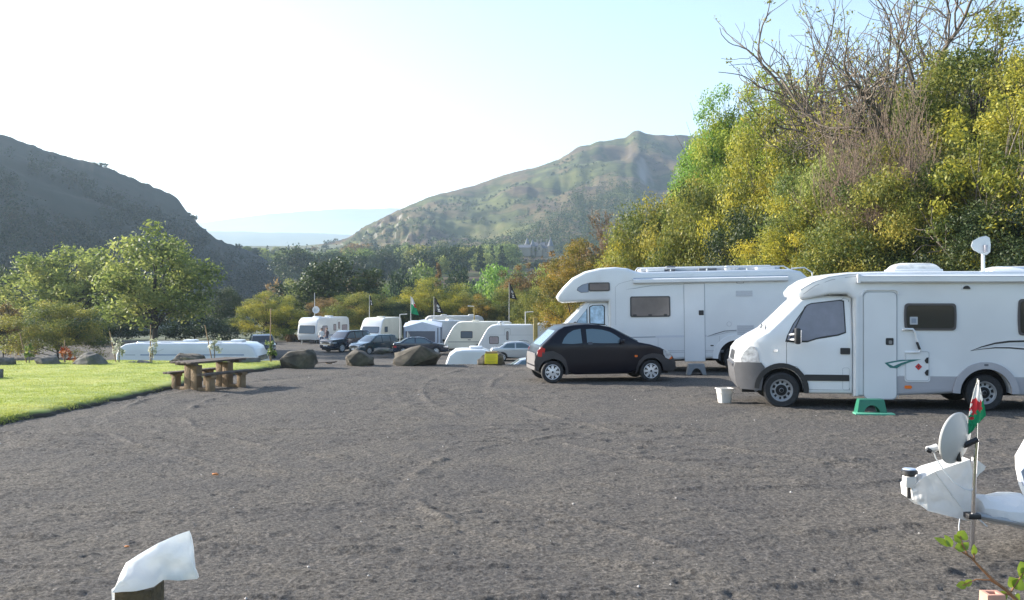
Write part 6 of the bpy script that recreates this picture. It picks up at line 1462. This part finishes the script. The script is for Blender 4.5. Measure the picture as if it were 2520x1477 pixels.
b = MB(); b.tube([DM(784, 612), DM(795, 645), DM(840, 715), DM(900, 785), DM(960, 825), DM(1005, 835)], .0055, 5); b.tube([DM(1030, 985), DM(1060, 1015), DM(1095, 1045)], .0055, 5); b.tube([DM(935, 1000), DM(930, 1040), DM(930, 1070)], .005, 5); b.build('cable', WHITE, dm)
# red dragon flag on its rod, tied to the mast
fl = thing('flag', 'small white and green flag with red dragon above the grey white dish', 'flag', (D(1035, 530).x, Yd-.22, 0)); og2 = fl.location.copy()
b = MB(); b.tube([DM(1034, 560), DM(1038, 330), DM(1036, 180)], .006, 6); b.build('rod', CHROME, fl)
L_ = [(1036, 186), (1018, 250), (1000, 330), (992, 400), (985, 470), (978, 520)]; R_ = [(1040, 190), (1056, 245), (1072, 300), (1084, 350), (1092, 395), (1050, 440)]
def inside(px_, pz_, poly):
    c = False; j = len(poly)-1
    for i in range(len(poly)):
        (xi, yi), (xj, yj) = poly[i], poly[j]
        if (yi > pz_) != (yj > pz_) and px_ < (xj-xi)*(pz_-yi)/(yj-yi)+xi: c = not c
        j = i
    return c
DRG = [[(1012, 300), (1028, 292), (1034, 308), (1046, 318), (1052, 300), (1064, 318), (1060, 345), (1072, 352), (1062, 366), (1052, 362), (1056, 384), (1044, 372), (1034, 360), (1026, 372), (1034, 392), (1020, 384), (1014, 398), (1002, 392), (1012, 378), (1004, 360), (996, 372), (992, 356), (1006, 344), (1012, 330), (1000, 322)], [(994, 410), (1010, 402), (1022, 410), (1012, 420), (998, 424)]]
b = MB(); ns, nt_ = 34, 60
for i in range(nt_):
    for j in range(ns):
        cs = []
        for (di, dj) in ((0, 0), (0, 1), (1, 1), (1, 0)):
            t = (i+di)/nt_; s = (j+dj)/ns; k_ = np.linspace(0, 1, 6); l = [np.interp(t, k_, [p[q_] for p in L_]) for q_ in (0, 1)]; r_ = [np.interp(t, k_, [p[q_] for p in R_]) for q_ in (0, 1)]
            X, Z = l[0]+(r_[0]-l[0])*s, l[1]+(r_[1]-l[1])*s; cs.append((X, Z, .012*math.sin(7*s+2*t)*(1-.3*t)+.02*t))
        mx_ = sum(c[0] for c in cs)/4; mz_ = sum(c[1] for c in cs)/4; 
        b.mi = 2 if any(inside(mx_, mz_, d) for d in DRG) else (1 if (mz_ > 300+1.15*(1078-mx_) or mz_ > 455) else 0)
        b.add([DM(c[0], c[1])+Vector((0, -.012+c[2], 0)) for c in cs], [(0, 1, 2, 3)])
me_ = b.build('cloth', FLAGM, fl, ang=180); bm = bmesh.new(); bm.from_mesh(me_.data); bmesh.ops.remove_doubles(bm, verts=bm.verts, dist=.0004); bm.to_mesh(me_.data); bm.free()
sm_ = me_.modifiers.new('thick', 'SOLIDIFY'); sm_.thickness = .003
# sprig of a shrub and a clay block at the near corner
Yl = 4.75; kl = Yl/F
def Lp(X, Z, dy=0):
    u = (2300+X/2.034)/1.1683; v = (1000+Z/2.034)/1.1683; return Vector(((u-1260)/F*(Yl+dy), Yl+dy, vz(v, Yl+dy)))
sp = thing('shrub', 'leafy sprig of a young shrub reaching in at the bottom right corner', 'shrub', (Lp(1330, 1600).x, Yl, .6)); og3 = sp.location.copy()
b = MB(); main = [(1330, 1640), (1290, 1500), (1210, 1420), (1130, 1360), (1060, 1290), (1000, 1225), (950, 1195), (900, 1170)]; b.tube([Lp(*p)-og3 for p in main], [.012, .010, .0085, .0075, .0065, .005, .004, .002], 7)
for br in ([(1170, 1395), (1110, 1358), (1030, 1355), (950, 1390)], [(1230, 1430), (1270, 1370), (1310, 1310)], [(980, 1210), (950, 1150), (935, 1100)], [(1250, 1455), (1210, 1440), (1150, 1450)], [(1020, 1245), (1015, 1200)]): b.tube([Lp(*p)-og3 for p in br], [.005, .004, .003, .002][:len(br)], 5)
b.build('stem', mat('reddish_stem', (.26, .13, .06), .7, var=.3, vscale=20), sp)
SL = mat('sprig_leaf', (.22, .30, .03), .45, var=.3, vscale=25, trans=.45)
def blade(p0, p1, wd, cup=.2):
    d = p1-p0; L = d.length; t = d.normalized(); s = t.cross(Vector((.2, -1, .3))).normalized(); nn = s.cross(t); n = 7; b = MB(); vs = []
    for i in range(n+1):
        f = i/n; ww = wd*math.sin(math.pi*f**.8)**.85*.5+.0003; c = p0+d*f+nn*(-.12*L*f*f)
        vs += [c-s*ww+nn*cup*ww, c, c+s*ww+nn*cup*ww]
    b.add(vs, [(i*3+k_, i*3+k_+1, i*3+3+k_+1, i*3+3+k_) for i in range(n) for k_ in (0, 1)]); return b
for (a, c, wd) in [((880, 1160), (790, 1108), 24), ((890, 1165), (850, 1095), 30), ((935, 1120), (965, 1070), 48), ((935, 1110), (905, 1130), 40), ((905, 1172), (980, 1160), 34), ((1015, 1215), (1022, 1150), 26), ((940, 1180), (990, 1140), 30), ((975, 1385), (915, 1392), 30), ((960, 1388), (1010, 1360), 26), ((1310, 1320), (1295, 1250), 60), ((1290, 1350), (1340, 1290), 60), ((1250, 1400), (1230, 1340), 50), ((1255, 1410), (1300, 1350), 55), ((1215, 1440), (1150, 1460), 34), ((1250, 1455), (1290, 1480), 40)]:
    bb = blade(Lp(*a)-og3, Lp(*c)-og3, wd*kl*.66); bb.build('leaf', SL, sp, ang=80)
ck = thing('clay_block', 'hollow pinkish clay block at the bottom edge below the sprig', 'block', (Lp(1066, 1500).x, Yl-.1, .6)); cz0 = vz(1458, Yl-.1)-.6
b = MB(); s = .053
b.add([(-s, -s, -.05), (s, -s, -.05), (s, s, -.05), (-s, s, -.05), (-s*.8, -s*.8, cz0), (s*.8, -s*.8, cz0), (s*.8, s*.8, cz0), (-s*.8, s*.8, cz0), (-s*.4, -s*.4, cz0), (s*.4, -s*.4, cz0), (s*.4, s*.4, cz0), (-s*.4, s*.4, cz0), (-s*.4, -s*.4, cz0-.05), (s*.4, -s*.4, cz0-.05), (s*.4, s*.4, cz0-.05), (-s*.4, s*.4, cz0-.05)], [(0, 1, 5, 4), (1, 2, 6, 5), (2, 3, 7, 6), (3, 0, 4, 7), (4, 5, 9, 8), (5, 6, 10, 9), (6, 7, 11, 10), (7, 4, 8, 11), (8, 9, 13, 12), (9, 10, 14, 13), (10, 11, 15, 14), (11, 8, 12, 15), (12, 13, 14, 15)]); b.build('block', mat('pink_clay', (.50, .26, .19), .8, var=.15, vscale=20), ck, bevel=.004)

HAZE_D = 0.00020

# ------------------------------------------------------------------ air between here and the hills
hm_ = bpy.data.materials.new('valley_haze'); hm_.use_nodes = True; ht = hm_.node_tree
ht.nodes.remove(ht.nodes['Principled BSDF']); pv = ht.nodes.new('ShaderNodeVolumePrincipled')
pv.inputs['Color'].default_value = (.60, .79, 1.0, 1); pv.inputs['Density'].default_value = HAZE_D; pv.inputs['Anisotropy'].default_value = .35
ht.links.new(pv.outputs[0], ht.nodes['Material Output'].inputs['Volume'])
hb = MB(); hb.box((-16000, -80, -14), (16000, 19000, 430)); ho = hb.build('haze', hm_); tag(ho, kind='stuff')
